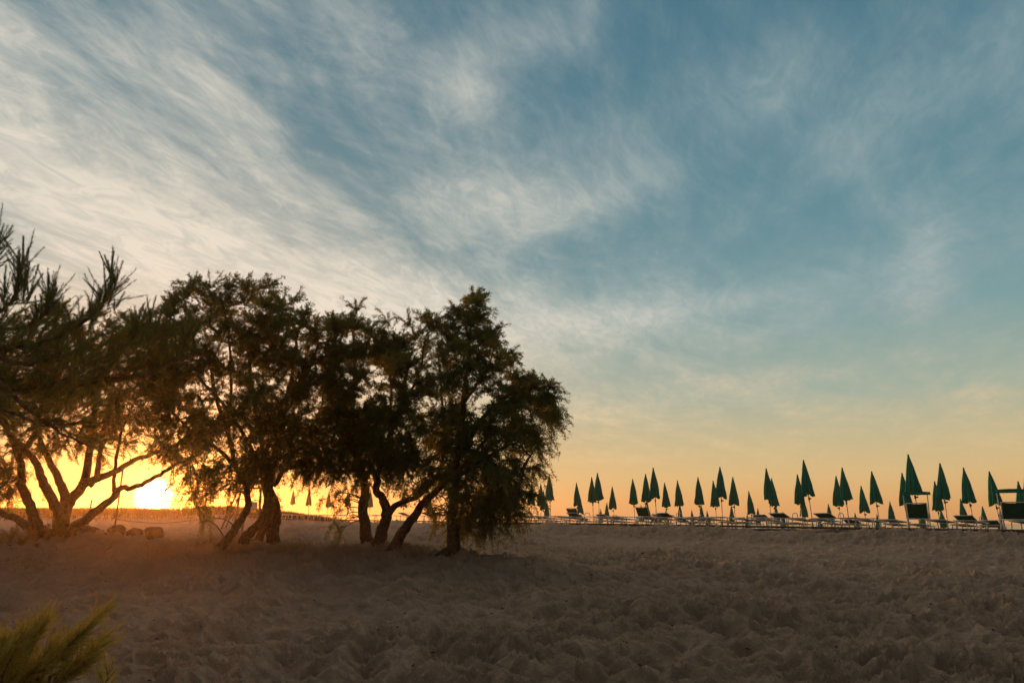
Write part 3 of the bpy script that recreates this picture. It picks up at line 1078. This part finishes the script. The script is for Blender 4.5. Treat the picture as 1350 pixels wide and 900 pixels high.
def make_shrubs():
    spots = [(60, 880, 138, 805, 6), (40, 885, 110, 830, 6), (20, 890, 62, 815, 5), (70, 890, 142, 845, 5), (-10, 890, 30, 835, 5),
             (-20, 900, 10, 840, 5), (30, 900, 90, 850, 6), (10, 915, 60, 860, 6), (-30, 920, 20, 870, 5), (60, 910, 120, 870, 4), (0, 930, 40, 880, 5)]
    make_shrub('needle_shrub', 'yellow-green feathery shrub in the bottom left corner', spots, 3.7, (0, 1010), M_SHRUB, n=260, nl=(0.010, 0.024), w=0.0015, plume=34)
    make_shrub('needle_shrub', 'small sprig poking up at the bottom edge beside the corner shrub',
               [(135, 912, 148, 872, 3), (140, 915, 132, 885, 2)], 4.4, (138, 930), M_SHRUB, n=160)
    make_shrub('beach_plant', 'pale feathery plant at the foot of the wide low tree',
               [(70, 712, 96, 690, 4), (75, 714, 105, 700, 4), (60, 714, 66, 690, 4), (66, 712, 82, 680, 3), (50, 714, 40, 695, 3)], 15.6, (70, 720), M_DRY, n=170, nl=(0.07, 0.14), w=0.008, cat='plant')
    make_shrub('beach_plant', 'ragged low plant at the left edge beside the wide low tree',
               [(10, 712, 22, 690, 4), (0, 716, -5, 690, 4), (20, 720, 40, 700, 4), (25, 722, 50, 712, 3), (-10, 720, 5, 700, 3)], 15.0, (10, 722), M_DRY, n=150, nl=(0.07, 0.14), w=0.008, cat='plant')
    for px, py, lab in ((190, 822, 'faint green weed tuft in the sand right of the corner shrub'), (328, 890, 'flat green weed tuft in the sand at the bottom edge'),
                        (268, 880, 'tiny weed tuft left of the flat one near the bottom edge')):
        # find where the pixel meets the sand
        d = 4.0
        for k in range(400):
            p = at(px, py, d)
            if p[2] <= gz(p[0], p[1]):
                break
            d += 0.03
        leaf = MB()
        n = 160
        P = np.array([p]) + np.stack([NR.normal(0, 0.03, n), NR.normal(0, 0.03, n), np.full(n, -0.02)], 1)
        D = norm(np.stack([NR.normal(0, 0.9, n), NR.normal(0, 0.9, n), NR.uniform(0.3, 1, n)], 1))
        blades(leaf, P, D, NR.uniform(0.06, 0.20, n), NR.uniform(0.006, 0.012, n))
        o = leaf.build('weed_tuft', M_SHRUB)
        tag(o, lab, 'weed', 'weed tufts in the sand')


make_shrubs()


# ------------------------------------------------------------------ grass
def make_grass():
    leaf = MB()
    n = 2200
    x = NR.normal(0, 1, n)
    cx = np.where(NR.random(n) < 0.6, NR.uniform(-6.2, -1.2, n), NR.uniform(-10, -5, n))
    cy = 15.0 + NR.normal(0, 0.7, n) + 0.1 * cx
    # clumps
    keep = fbm(cx * 1.3, cy * 1.3, 12, 2) > 0.08
    cx, cy = cx[keep], cy[keep]
    reps = 7
    cx = np.repeat(cx, reps) + NR.normal(0, 0.05, len(cx) * reps)
    cy = np.repeat(cy, reps) + NR.normal(0, 0.05, len(cy) * reps)
    P = np.stack([cx, cy, ground(cx, cy) + relief(cx, cy) - 0.01], 1)
    D = norm(np.stack([NR.normal(0, 0.6, len(cx)), NR.normal(0, 0.6, len(cx)), np.full(len(cx), 0.7)], 1))
    blades(leaf, P, D, NR.uniform(0.05, 0.14, len(cx)), NR.uniform(0.005, 0.012, len(cx)))
    tag(leaf.build('dry_grass', M_DRY), 'sparse golden dry grass and leaf litter below the trees', 'grass', kind='stuff')
    # dune grass on the ridge below the sun
    leaf = MB()
    n = 45000
    cx = NR.uniform(-62, -18, n)
    cy = 66 + 0.25 * (cx + 38) + NR.normal(0, 4.5, n)
    ok = fbm(cx * 0.35, cy * 0.35, 22, 3) > -0.22
    cx, cy = cx[ok], cy[ok]
    P = np.stack([cx, cy, ground(cx, cy) - 0.03], 1)
    D = norm(np.stack([NR.normal(0.1, 0.35, len(cx)), NR.normal(0, 0.35, len(cx)), np.full(len(cx), 1.0)], 1))
    blades(leaf, P, D, NR.uniform(0.25, 0.65, len(cx)), NR.uniform(0.04, 0.08, len(cx)))
    tag(leaf.build('dune_grass', M_DUNEGRASS), 'dark grass covering the low ridge beneath the sun', 'grass', kind='stuff')


make_grass()


# ------------------------------------------------------------------ boulders beside the left tree
def make_boulder(px, py, d, sx, sy, sz, seed, label):
    mb = MB()
    n, m = 28, 18
    th = np.linspace(0, 2 * np.pi, n, endpoint=False)
    ph = np.linspace(0.02, np.pi - 0.02, m)
    A, B = np.meshgrid(th, ph)
    dirs = np.stack([np.cos(A) * np.sin(B), np.sin(A) * np.sin(B), np.cos(B)], -1)
    rs = np.random.default_rng(seed)
    r = np.ones(A.shape) * 1.25
    for _ in range(15):
        nrm = norm(rs.normal(size=3))
        c = rs.uniform(0.72, 1.0)
        dt = dirs @ nrm
        r = np.where(dt > 0.05, np.minimum(r, c / np.maximum(dt, 0.05)), r)
    r = r * (1 + 0.05 * np.sin(A * 5 + seed) * np.sin(B * 4))
    V = (dirs * r[..., None] * np.array([sx, sy, sz])).reshape(-1, 3)
    i = np.arange(m - 1)[:, None] * n
    j = np.arange(n)[None, :]
    F = np.stack([i + j, i + n + j, i + n + (j + 1) % n, i + (j + 1) % n], -1).reshape(-1, 4)
    mb.add(V, F)
    o = mb.build('boulder', M_ROCK)
    p = at(px, py, d)
    o.location = (p[0], p[1], gz(p[0], p[1]) + sz * 0.42)
    o.rotation_euler = (0, 0, R.uniform(0, 6))
    tag(o, label, 'rock', 'boulders by the wide low tree')


make_boulder(151, 703, 17.6, 0.20, 0.22, 0.22, 3, 'squarish boulder, nearest the wide tree in the row of rocks')
make_boulder(177, 706, 17.9, 0.21, 0.24, 0.16, 5, 'wedge-shaped boulder in the middle of the row of rocks')
make_boulder(202, 707, 17.5, 0.19, 0.2, 0.23, 8, 'rounded boulder under the sun at the right end of the rocks')
make_boulder(118, 708, 17.2, 0.50, 0.35, 0.20, 13, 'long low boulder touching the stems of the wide tree')


# ------------------------------------------------------------------ beach umbrellas
def umbrella_meshes(seed):
    rs = np.random.default_rng(seed)
    H, Lc = 2.62, 1.36
    can = MB()
    n, m = 48, 22
    th = np.linspace(0, 2 * np.pi, n, endpoint=False)
    t = np.linspace(0, 1, m)
    T, A = np.meshgrid(t, th, indexing='ij')
    r = 0.022 + 0.182 * T ** 0.92 + 0.026 * np.sin(np.pi * T)
    tw = A + 0.5 * T + rs.uniform(0, 6)
    pleat = 1 + (0.05 + 0.26 * T) * np.cos(tw * 8 + rs.uniform(0, 6)) + 0.17 * T * np.cos(tw * 3 + rs.uniform(0, 6)) + 0.05 * np.sin(T * 9 + A * 2)
    r = r * pleat
    sag = 0.012 * T * np.cos(A - rs.uniform(0, 6))
    hem = np.where(T > 0.93, 0.035 * np.cos(tw * 8), 0) + 0.05 * T ** 3 * np.cos(A * 2 + rs.uniform(0, 6))
    Z = H - Lc * T + hem
    V = np.stack([r * np.cos(A) + sag, r * np.sin(A), Z], -1)
    V2 = np.stack([r * 0.55 * np.cos(A) + sag, r * 0.55 * np.sin(A), Z + 0.03], -1)[-1:]
    V = np.concatenate([V, V2], 0)
    m2 = m + 1
    i = np.arange(m2 - 1)[:, None] * n
    j = np.arange(n)[None, :]
    F = np.stack([i + j, i + n + j, i + n + (j + 1) % n, i + (j + 1) % n], -1).reshape(-1, 4)
    can.add(V.reshape(-1, 3), F)
    pole = MB()
    pole.tube([(0, 0, -0.6), (0, 0, 0.3), (0, 0, 1.3), (0, 0, H - 0.02)], [0.021, 0.021, 0.019, 0.019], 10)
    cap = MB()
    cap.tube([(0, 0, H - 0.06), (0, 0, H + 0.0), (0, 0, H + 0.035), (0, 0, H + 0.05)], [0.034, 0.034, 0.022, 0.006], 10)
    knob = MB()
    zk = H - Lc - 0.14
    knob.tube([(0, 0, zk - 0.06), (0, 0, zk + 0.06)], [0.032, 0.032], 10)
    knob.tube([(0.02, 0, zk), (0.10, 0, zk)], [0.022, 0.03], 8)
    tie = MB()
    zt = H - Lc * 0.74
    ring = [(0.19 * math.cos(a), 0.19 * math.sin(a), zt + 0.02 * math.sin(a)) for a in np.linspace(0, 2 * np.pi, 25)]
    tie.tube(ring, 0.008, 5, cap=False)
    return (can.mesh('canopy', M_CANOPY), pole.mesh('pole', M_POLE), cap.mesh('cap', M_DARK), knob.mesh('knob', M_DARK), tie.mesh('strap', M_SLING))


UM = [umbrella_meshes(s) for s in (1, 2, 3, 4)]
FIRST_UMB = []


def umbrella(x, y, z, label, group, var, rz, lean):
    if len(FIRST_UMB) < len(UM):
        var = len(FIRST_UMB)
        root = empty('beach_umbrella')
        for nm, me in zip(('canopy', 'pole', 'finial', 'tilt_knob', 'tie_strap'), UM[var]):
            o = bpy.data.objects.new(nm, me)
            COL.objects.link(o)
            adopt(o, root)
        FIRST_UMB.append(root)
    else:
        root = copy_tree(FIRST_UMB[var])
    tip = Euler((lean[0], lean[1], rz)).to_matrix() @ Vector((0, 0, 2.66))
    root.location = (x - tip.x, y - tip.y, z)
    root.rotation_euler = (lean[0], lean[1], rz)
    tag(root, label, 'umbrella', group)
    return root


# photo pixel of each tip: x, y, and a label of its own where the place calls for one
UMB = [
    (1197, 598.5, 'tallest closed green umbrella, rising behind the big shaded lounger'),
    (1189, 623, 'closed green umbrella half hidden behind the tallest one'),
    (1239, 610, 'closed green umbrella just right of the big shaded lounger'),
    (1232, 634, 'shorter closed umbrella overlapped on its left by the one right of the shaded lounger'),
    (1270, 616, 'closed green umbrella midway between the two big shaded loungers'),
    (1304, 621, 'closed green umbrella just left of the shaded lounger at the right edge'),
    (1342, 634, 'closed green umbrella seen through the shaded lounger at the right edge'),
    (1352, 618, 'closed green umbrella cut by the right edge of the picture'),
    (1149, 621, 'closed green umbrella left of the tallest one, standing clear'),
    (1135, 640, 'small closed umbrella just left of the clear-standing one beside the tallest'),
    (1110, 616, 'taller of the overlapping umbrella pair left of the big shaded lounger'),
    (1102, 627, 'shorter of the overlapping umbrella pair left of the big shaded lounger'),
    (1059, 606, 'second tallest closed umbrella, with two others close behind its left side'),
    (1051, 625, 'closed umbrella tucked behind the left side of the second tallest'),
    (1010, 617, 'taller of the overlapping umbrella pair left of the second tallest one'),
    (1017, 630, 'shorter of the overlapping umbrella pair left of the second tallest one'),
    (987, 647, 'short closed umbrella standing alone in the gap amid taller ones'),
    (966, 628.5, 'closed umbrella between the short lone one and the tall pair'),
    (949, 615, 'taller of the tall pair in the middle of the umbrella rows'),
    (940, 633, 'closed umbrella behind the left flank of the tall middle pair'),
    (920, 628.5, 'broad closed umbrella standing clear, left of the tall middle pair'),
    (893, 633, 'closed umbrella second to the left of the tall middle pair'),
    (876, 636, 'narrow closed umbrella right beside the peak pair of the left half'),
    (861, 616, 'tallest closed umbrella in the left half of the visible rows'),
    (851, 624.5, 'closed umbrella touching the left side of the left half peak'),
    (834, 631, 'closed umbrella standing clear, left of the left half peak'),
    (807, 641, 'small closed umbrella alone right of the slim close pair'),
    (787.5, 623, 'taller of the slim close pair left of the small lone umbrella'),
    (780, 628.5, 'shorter of the slim close pair left of the small lone umbrella'),
    (760, 636, 'broad closed umbrella alone between the slim pair and the tree end cluster'),
    (724, 625, 'tallest closed umbrella of the cluster next to the drooping tree'),
    (713, 637, 'middle closed umbrella of the cluster next to the drooping tree'),
    (716.5, 646, 'low closed umbrella squeezed inside the cluster next to the drooping tree'),
    (701, 635, 'closed umbrella half covered by twigs of the drooping tree'),
    (387, 646, 'leftmost closed umbrella seen under the branches beside the straight trunk'),
    (408, 644, 'second closed umbrella from the left under the branches'),
    (434, 647, 'third closed umbrella from the left under the branches, veiled by leaves'),
    (459, 645, 'fourth closed umbrella from the left under the branches by the slim trunk'),
    (489, 646, 'closed umbrella just behind the slim upright trunk'),
    (533, 645, 'closed umbrella seen between the forked stems'),
    (566, 647, 'closed umbrella behind the slanting stem of the forked tree'),
]
LOW = [(721, 660), (764, 652), (800, 662), (792, 674), (845, 665), (852, 657), (878, 671), (896, 664), (924, 664), (912, 672), (932, 673),
       (964, 666), (999, 669.5), (1022, 664), (1032, 674), (1057, 652), (1092, 664), (1127, 675.5), (1156, 677), (1173, 661), (1266, 657),
       (1295, 667), (1318, 672), (1080, 677), (985, 677), (1215, 672), (1240, 670)]


def solve_spot(px, tip, h=2.66):
    r = ray(px, 682)
    best = None
    for Y in np.arange(19.0, 75.0, 0.05):
        x = r[0] / r[1] * Y
        z = gz(x, Y) + h
        p = ray(px, tip)
        zt = CAM[2] + p[2] / p[1] * Y
        e = abs(z - zt)
        u = (x + Y) * S2
        if u < 27.9:
            continue
        if best is None or e < best[0]:
            best = (e, p[0] / p[1] * Y, Y, z - h)
    return best


SPOTS = []


def make_umbrellas():
    lowlab = sorted(LOW)
    for i, (px, tip, lab) in enumerate(UMB):
        e, x, y, z = solve_spot(px, tip)
        SPOTS.append((x, y))
        umbrella(x, y, z, lab, 'closed green umbrellas among the sunbeds', R.randrange(4), R.uniform(0, 6.28), (rad(R.uniform(-1.6, 1.6)), rad(R.uniform(-1.8, 1.8))))
    for i, (px, tip) in enumerate(lowlab):
        e, x, y, z = solve_spot(px, tip)
        k = len(lowlab) - 1 - i
        lab = 'low distant closed umbrella peeping over the sunbeds, %s from the right edge' % ordinal(k)
        umbrella(x, y, z, lab, 'low distant umbrellas down the beach', R.randrange(4), R.uniform(0, 6.28), (rad(R.uniform(-1.6, 1.6)), rad(R.uniform(-1.8, 1.8))))


make_umbrellas()


# ------------------------------------------------------------------ sunbeds
def bed_parts():
    """A sunbed along +x (head at -x), seat height 0.38."""
    W, L, H = 0.66, 1.90, 0.38
    y = W / 2
    fr = MB()
    tk = 0.018
    rail = [(-L / 2, -y, H), (L / 2, -y, H), (L / 2, y, H), (-L / 2, y, H)]
    for a, b in zip(rail, rail[1:] + rail[:1]):
        fr.tube([a, ((a[0] + b[0]) / 2, (a[1] + b[1]) / 2, H), b], tk, 8)
    fr.tube([(-0.35, -y, H), (-0.35, y, H)], tk * 0.8, 6)
    sl = MB()
    nx, ny = 14, 6
    for x0, x1 in ((-0.33, L / 2 - 0.03),):
        X, Y = np.meshgrid(np.linspace(x0, x1, nx), np.linspace(-y + 0.012, y - 0.012, ny), indexing='ij')
        Z = H + 0.018 - 0.02 * (1 - (Y / y) ** 2)
        for dz, rev in ((0, False), (-0.008, True)):
            V = np.stack([X, Y, Z + dz], -1).reshape(-1, 3)
            i = np.arange(nx - 1)[:, None] * ny
            j = np.arange(ny - 1)[None, :]
            F = np.stack([i + j, i + ny + j, i + ny + j + 1, i + j + 1], -1).reshape(-1, 4)
            sl.add(V, F[:, ::-1] if rev else F)
    legs = []
    for sx in (-1, 1):
        for sy in (-1, 1):
            lg = MB()
            xa = sx * 0.62
            lg.tube([(xa, sy * y, H), (xa + sx * 0.06, sy * (y + 0.005), 0.18), (xa + sx * 0.10, sy * (y + 0.01), -0.05)], [0.021, 0.019, 0.019], 8)
            lg.tube([(xa + sx * 0.10, sy * (y + 0.01), 0.0), (xa + sx * 0.10, sy * (y + 0.01), 0.03)], [0.026, 0.026], 8)
            legs.append(lg)
    arms = []
    for sy in (-1, 1):
        a = MB()
        a.tube(smooth_path([(-0.30, sy * (y + 0.03), H), (-0.26, sy * (y + 0.035), H + 0.15), (-0.1, sy * (y + 0.035), H + 0.19), (0.12, sy * (y + 0.035), H + 0.17), (0.2, sy * (y + 0.03), H)], 5), 0.016, 6)
        arms.append(a)
    return fr, sl, legs, arms


def back_part(angle, L=0.62, W=0.62, H=0.385):
    """Backrest hinged at x = -0.35, raised by angle."""
    c, s = math.cos(angle), math.sin(angle)
    f, sl = MB(), MB()
    y = W / 2
    pt = lambda q, yy, up=0.0: (-0.35 - q * c - up * s, yy, H + q * s + up * c * 0 + up)
    pts = [pt(0, -y), pt(L, -y), pt(L, y), pt(0, y)]
    for a, b in zip(pts, pts[1:]):
        f.tube([a, b], 0.016, 8)
    n, ny = 8, 6
    Q, Y = np.meshgrid(np.linspace(0.02, L - 0.02, n), np.linspace(-y + 0.01, y - 0.01, ny), indexing='ij')
    dip = 0.02 * (1 - (Y / y) ** 2)
    for o, rev in ((0.010, False), (0.002, True)):
        V = np.stack([-0.35 - Q * c - (o - dip) * 0 + (0.0) * s, Y, H + Q * s + o - dip], -1).reshape(-1, 3)
        i = np.arange(n - 1)[:, None] * ny
        j = np.arange(ny - 1)[None, :]
        F = np.stack([i + j, i + ny + j, i + ny + j + 1, i + j + 1], -1).reshape(-1, 4)
        sl.add(V, F if rev else F[:, ::-1])
    return f, sl


def shade_part(z, x0, W=0.95, L=0.55):
    fs, sl = [], MB()
    y = W / 2 - 0.1
    for sy in (-1, 1):
        f = MB()
        fs.append(f)
        f.tube([(-0.50, sy * 0.335, 0.42), (-0.62, sy * 0.37, 0.8), (x0, sy * y, z)], 0.014, 6)
        f.tube([(-0.30, sy * 0.34, 0.42), (x0 + L * 0.8, sy * y, z)], 0.012, 6)
    n = 8
    X, Y = np.meshgrid(np.linspace(x0, x0 + L, n), np.linspace(-W / 2, W / 2, n), indexing='ij')
    Z = z + 0.03 - 0.03 * (Y / (W / 2)) ** 2
    sl.box((x0, 0, z - 0.035), (0.012, W, 0.10))
    for dz, rev in ((0.012, False), (0, True)):
        V = np.stack([X, Y, Z + dz], -1).reshape(-1, 3)
        i = np.arange(n - 1)[:, None] * n
        j = np.arange(n - 1)[None, :]
        F = np.stack([i + j, i + n + j, i + n + j + 1, i + j + 1], -1).reshape(-1, 4)
        sl.add(V, F[:, ::-1] if rev else F)
    return fs, sl


def make_bed(kind):
    root = empty('sun_lounger')
    fr, sl, legs, arms = bed_parts()
    adopt(fr.build('frame', M_WHITE), root)
    adopt(sl.build('sling', M_SLING, smooth=False), root)
    for lg in legs:
        adopt(lg.build('leg', M_WHITE), root)
    ang = {'flat': rad(2), 'low': rad(17), 'up': rad(58), 'raised': rad(50)}[kind]
    bf, bs = back_part(ang)
    b = adopt(bs.build('backrest', M_SLING, smooth=False), root)
    adopt(bf.build('backrest_frame', M_WHITE), root)
    if kind != 'flat':
        for a in arms:
            adopt(a.build('armrest', M_WHITE), root)
    if kind == 'up':
        sf, ss = shade_part(1.28, -0.72)
        for f in sf:
            adopt(f.build('shade_strut', M_WHITE), root)
        adopt(ss.build('sunshade', M_CANOPY, smooth=False), root)
    return root


def front_place(u, v):
    return (u - v) * S2, (u + v) * S2


def pix_x(x, y):
    return 675 + 930 * x / y


def make_beds():
    protos = {}
    used = set()

    def place(kind, x, y, rz, label, group):
        if kind not in protos:
            protos[kind] = make_bed(kind)
            o = protos[kind]
        else:
            o = copy_tree(protos[kind])
        g = gz(x, y)
        # lie along the slope
        dx, dy = math.cos(rz), math.sin(rz)
        sl = (gz(x + dx * 0.6, y + dy * 0.6) - gz(x - dx * 0.6, y - dy * 0.6)) / 1.2
        o.location = (x, y, g - 0.02)
        o.rotation_euler = (0, -math.atan(sl), rz)
        tag(o, label, 'sunbed', group)

    # big shaded loungers: photo x of each, distance
    sh = [(1211, 25.3, 'big lounger with raised green back and sunshade under the tallest umbrella'),
          (1337, 22.6, 'big lounger with raised green back and sunshade at the right edge'),
          (853, 36.0, 'lounger with raised back below the left half peak umbrella'),
          (761, 40.0, 'lounger with raised back below the broad lone umbrella')]
    taken = []
    for px, y, lab in sh:
        x = (px - 675) / 930 * y
        taken.append((x, y))
        place('up' if 'sunshade' in lab else 'raised', x, y, rad(58) + R.uniform(-0.05, 0.05), lab, 'loungers with raised backs')
    k = 0
    rows = ((28.15, 4.2, 66, 0), (31.6, 4.0, 48, 1), (35.2, 4.0, 44, 2))
    for u0, v0, v1, ri in rows:
        v = v0
        step = 0
        while v < v1:
            uu = u0 + R.uniform(-0.12, 0.12)
            x, y = front_place(uu, v)
            px = pix_x(x, y)
            hid = 605 < px < 690 or px < 372 or (ri > 0 and px < 690)
            near = any(math.hypot(x - a, y - b) < 1.0 for a, b in taken)
            if not hid and not near:
                kind = 'flat' if R.random() < 0.72 else 'low'
                if ri == 0:
                    lab = 'white-framed green lounger in the front row, %s counting from the right edge' % ordinal(k)
                    k += 1
                    grp = 'loungers lined up along the front row'
                else:
                    lab = ('white-framed green lounger of the second row, behind the front row' if ri == 1
                           else 'white-framed green lounger of the third row, farthest down the beach')
                    grp = 'loungers of the second row' if ri == 1 else 'loungers of the third row'
                place(kind, x, y, rad(45) + R.uniform(-0.06, 0.06), lab, grp)
            v += 0.95 if step % 2 == 0 else 1.75
            step += 1


make_beds()


# ------------------------------------------------------------------ plank walk along the edge of the sunbed terrace
def make_boardwalk():
    top, edge = MB(), MB()
    vs = np.arange(-6, 70, 0.16)
    for v in vs:
        x, y = front_place(26.85, v)
        z = gz(x, y) + 0.05
        c, s = S2, S2
        rot = np.array([[c, -s, 0], [s, c, 0], [0, 0, 1]])
        top.box((x, y, z + R.uniform(-0.003, 0.003)), (0.62, 0.148, 0.028), rot)
    pts = []
    for v in np.arange(-6, 70, 1.5):
        x, y = front_place(26.56, v)
        pts.append((x, y, gz(x, y) + 0.03))
    edge.tube(pts, 0.028, 6)
    root = empty('boardwalk', (0, 0, 0))
    tag(root, 'narrow dark plank walk edging the sand terrace in front of the loungers', 'boardwalk')
    top.build('planks', M_WOOD, root, smooth=False)
    edge.build('edge_beam', M_DARKWOOD, root)


make_boardwalk()


# ------------------------------------------------------------------ things half hidden behind the trunks
def make_lifeguard_stand():
    d = 30.0
    b = at(331, 690, d)
    b[2] = gz(b[0], b[1])
    root = empty('lifeguard_stand', b)
    tag(root, 'tall wooden stand with slanting ladder half hidden behind the leaning stems', 'stand')
    for sx in (-1, 1):
        for sy in (-1, 1):
            m = MB()
            m.tube([(sx * 0.55, sy * 0.5, -0.2), (sx * 0.42, sy * 0.4, 1.75)], 0.05, 6)
            m.build('leg', M_WOOD, root)
    p = MB()
    for k in range(6):
        p.box((-0.42 + k * 0.17, 0, 1.78), (0.15, 1.0, 0.04))
    p.build('platform', M_WOOD, root, smooth=False)
    bk = MB()
    for sx in (-1, 1):
        bk.tube([(sx * 0.40, 0.42, 1.78), (sx * 0.42, 0.5, 2.7)], 0.035, 6)
    for k in range(3):
        bk.box((0, 0.48 + 0.01 * k, 2.05 + 0.25 * k), (0.9, 0.03, 0.12))
    bk.build('backrest', M_WOOD, root, smooth=False)
    ld_ = MB()
    for sy in (-0.2, 0.2):
        ld_.tube([(-1.15, sy - 0.2, -0.1), (-0.45, sy - 0.2, 1.95)], 0.03, 6)
    for k in range(6):
        t = 0.12 + k * 0.14
        ld_.tube([(-1.15 + 0.7 * t, -0.42, -0.1 + 2.05 * t), (-1.15 + 0.7 * t, 0.02, -0.1 + 2.05 * t)], 0.02, 6)
    ld_.build('ladder', M_WOOD, root)
    s = MB()
    s.box((0.18, -0.53, 1.05), (0.40, 0.03, 0.30))
    s.build('panel', M_WHITE, root, smooth=False)


make_lifeguard_stand()


def make_net():
    d = 26.0
    a = at(152, 690, d)
    c = at(268, 690, d + 3)
    a[2], c[2] = gz(a[0], a[1]), gz(c[0], c[1])
    root = empty('beach_net', a)
    tag(root, 'slack ball-game net on thin posts in front of the setting sun', 'net')
    for p in (a, c):
        m = MB()
        q = p - a
        m.tube([q + (0, 0, -0.3), q + (0, 0, 1.2), q + (0, 0, 2.5)], 0.03, 8)
        m.build('post', M_DARK, root)
    m = MB()
    n = 40
    f = lambda t, h: (a + (c - a) * t) - a + np.array([0, 0, h - 0.16 * math.sin(math.pi * t)])
    for h in (0.55, 1.38):
        m.tube([f(t, h) for t in np.linspace(0, 1, n)], 0.014, 5)
    for h in np.arange(0.66, 1.3, 0.11):
        m.tube([f(t, h) for t in np.linspace(0, 1, n)], 0.0035, 3, cap=False)
    for t in np.linspace(0, 1, n):
        m.tube([f(t, 0.55), f(t, 1.38)], 0.0035, 3, cap=False)
    m.build('netting', M_NET, root)
    p = at(117, 684, 29)
    p[2] = gz(p[0], p[1])
    m = MB()
    m.tube([(0, 0, -0.3), (0, 0, 0.6), (0, 0, 1.25)], 0.03, 8)
    m.tube([(0, 0, 1.22), (0, 0, 1.28)], [0.045, 0.03], 8)
    o = m.build('marker_post', M_DARK)
    o.location = p
    tag(o, 'short thin post seen between the limbs of the wide low tree', 'post')


make_net()


# ------------------------------------------------------------------ litter on the sand
def make_debris():
    mb = MB()
    n = 480
    for _ in range(n):
        r = 5.5 * (R.random() * 3.2 + 1.0)
        a = rad(R.uniform(-36, 38))
        x, y = r * math.sin(a), r * math.cos(a)
        z = float(ground(x, y) + relief(np.array([x]), np.array([y]))[0])
        L = R.uniform(0.008, 0.03) * (3.0 if R.random() < 0.08 else 1.0)
        th = R.uniform(0, 3.14)
        dv = np.array([math.cos(th), math.sin(th), R.uniform(-0.1, 0.25)])
        p = np.array([x, y, z + 0.004])
        w = R.uniform(0.004, 0.013)
        mb.tube([p - dv * L, p, p + dv * L], [w * 0.5, w, w * 0.6], 5)
    tag(mb.build('debris', M_DARKWOOD), 'crumbs of dark driftwood and bark strewn over the sand', 'debris', kind='stuff')


make_debris()


# ------------------------------------------------------------------ evening haze
def make_haze():
    m = bpy.data.materials.new('haze')
    m.use_nodes = True
    m.node_tree.nodes.clear()
    T = NT(m.node_tree)
    v = T.n('ShaderNodeVolumePrincipled')
    v.inputs['Color'].default_value = (0.96, 0.58, 0.30, 1)
    v.inputs['Density'].default_value = 0.0010
    v.inputs['Anisotropy'].default_value = 0.84
    out = T.n('ShaderNodeOutputMaterial')
    T.t.links.new(v.outputs[0], out.inputs['Volume'])
    mb = MB()
    mb.box((0, 0, 3.0), (920, 920, 18.0))
    o = mb.build('haze', m, smooth=False)
    tag(o, 'warm evening haze over the beach', 'haze', kind='stuff')


make_haze()
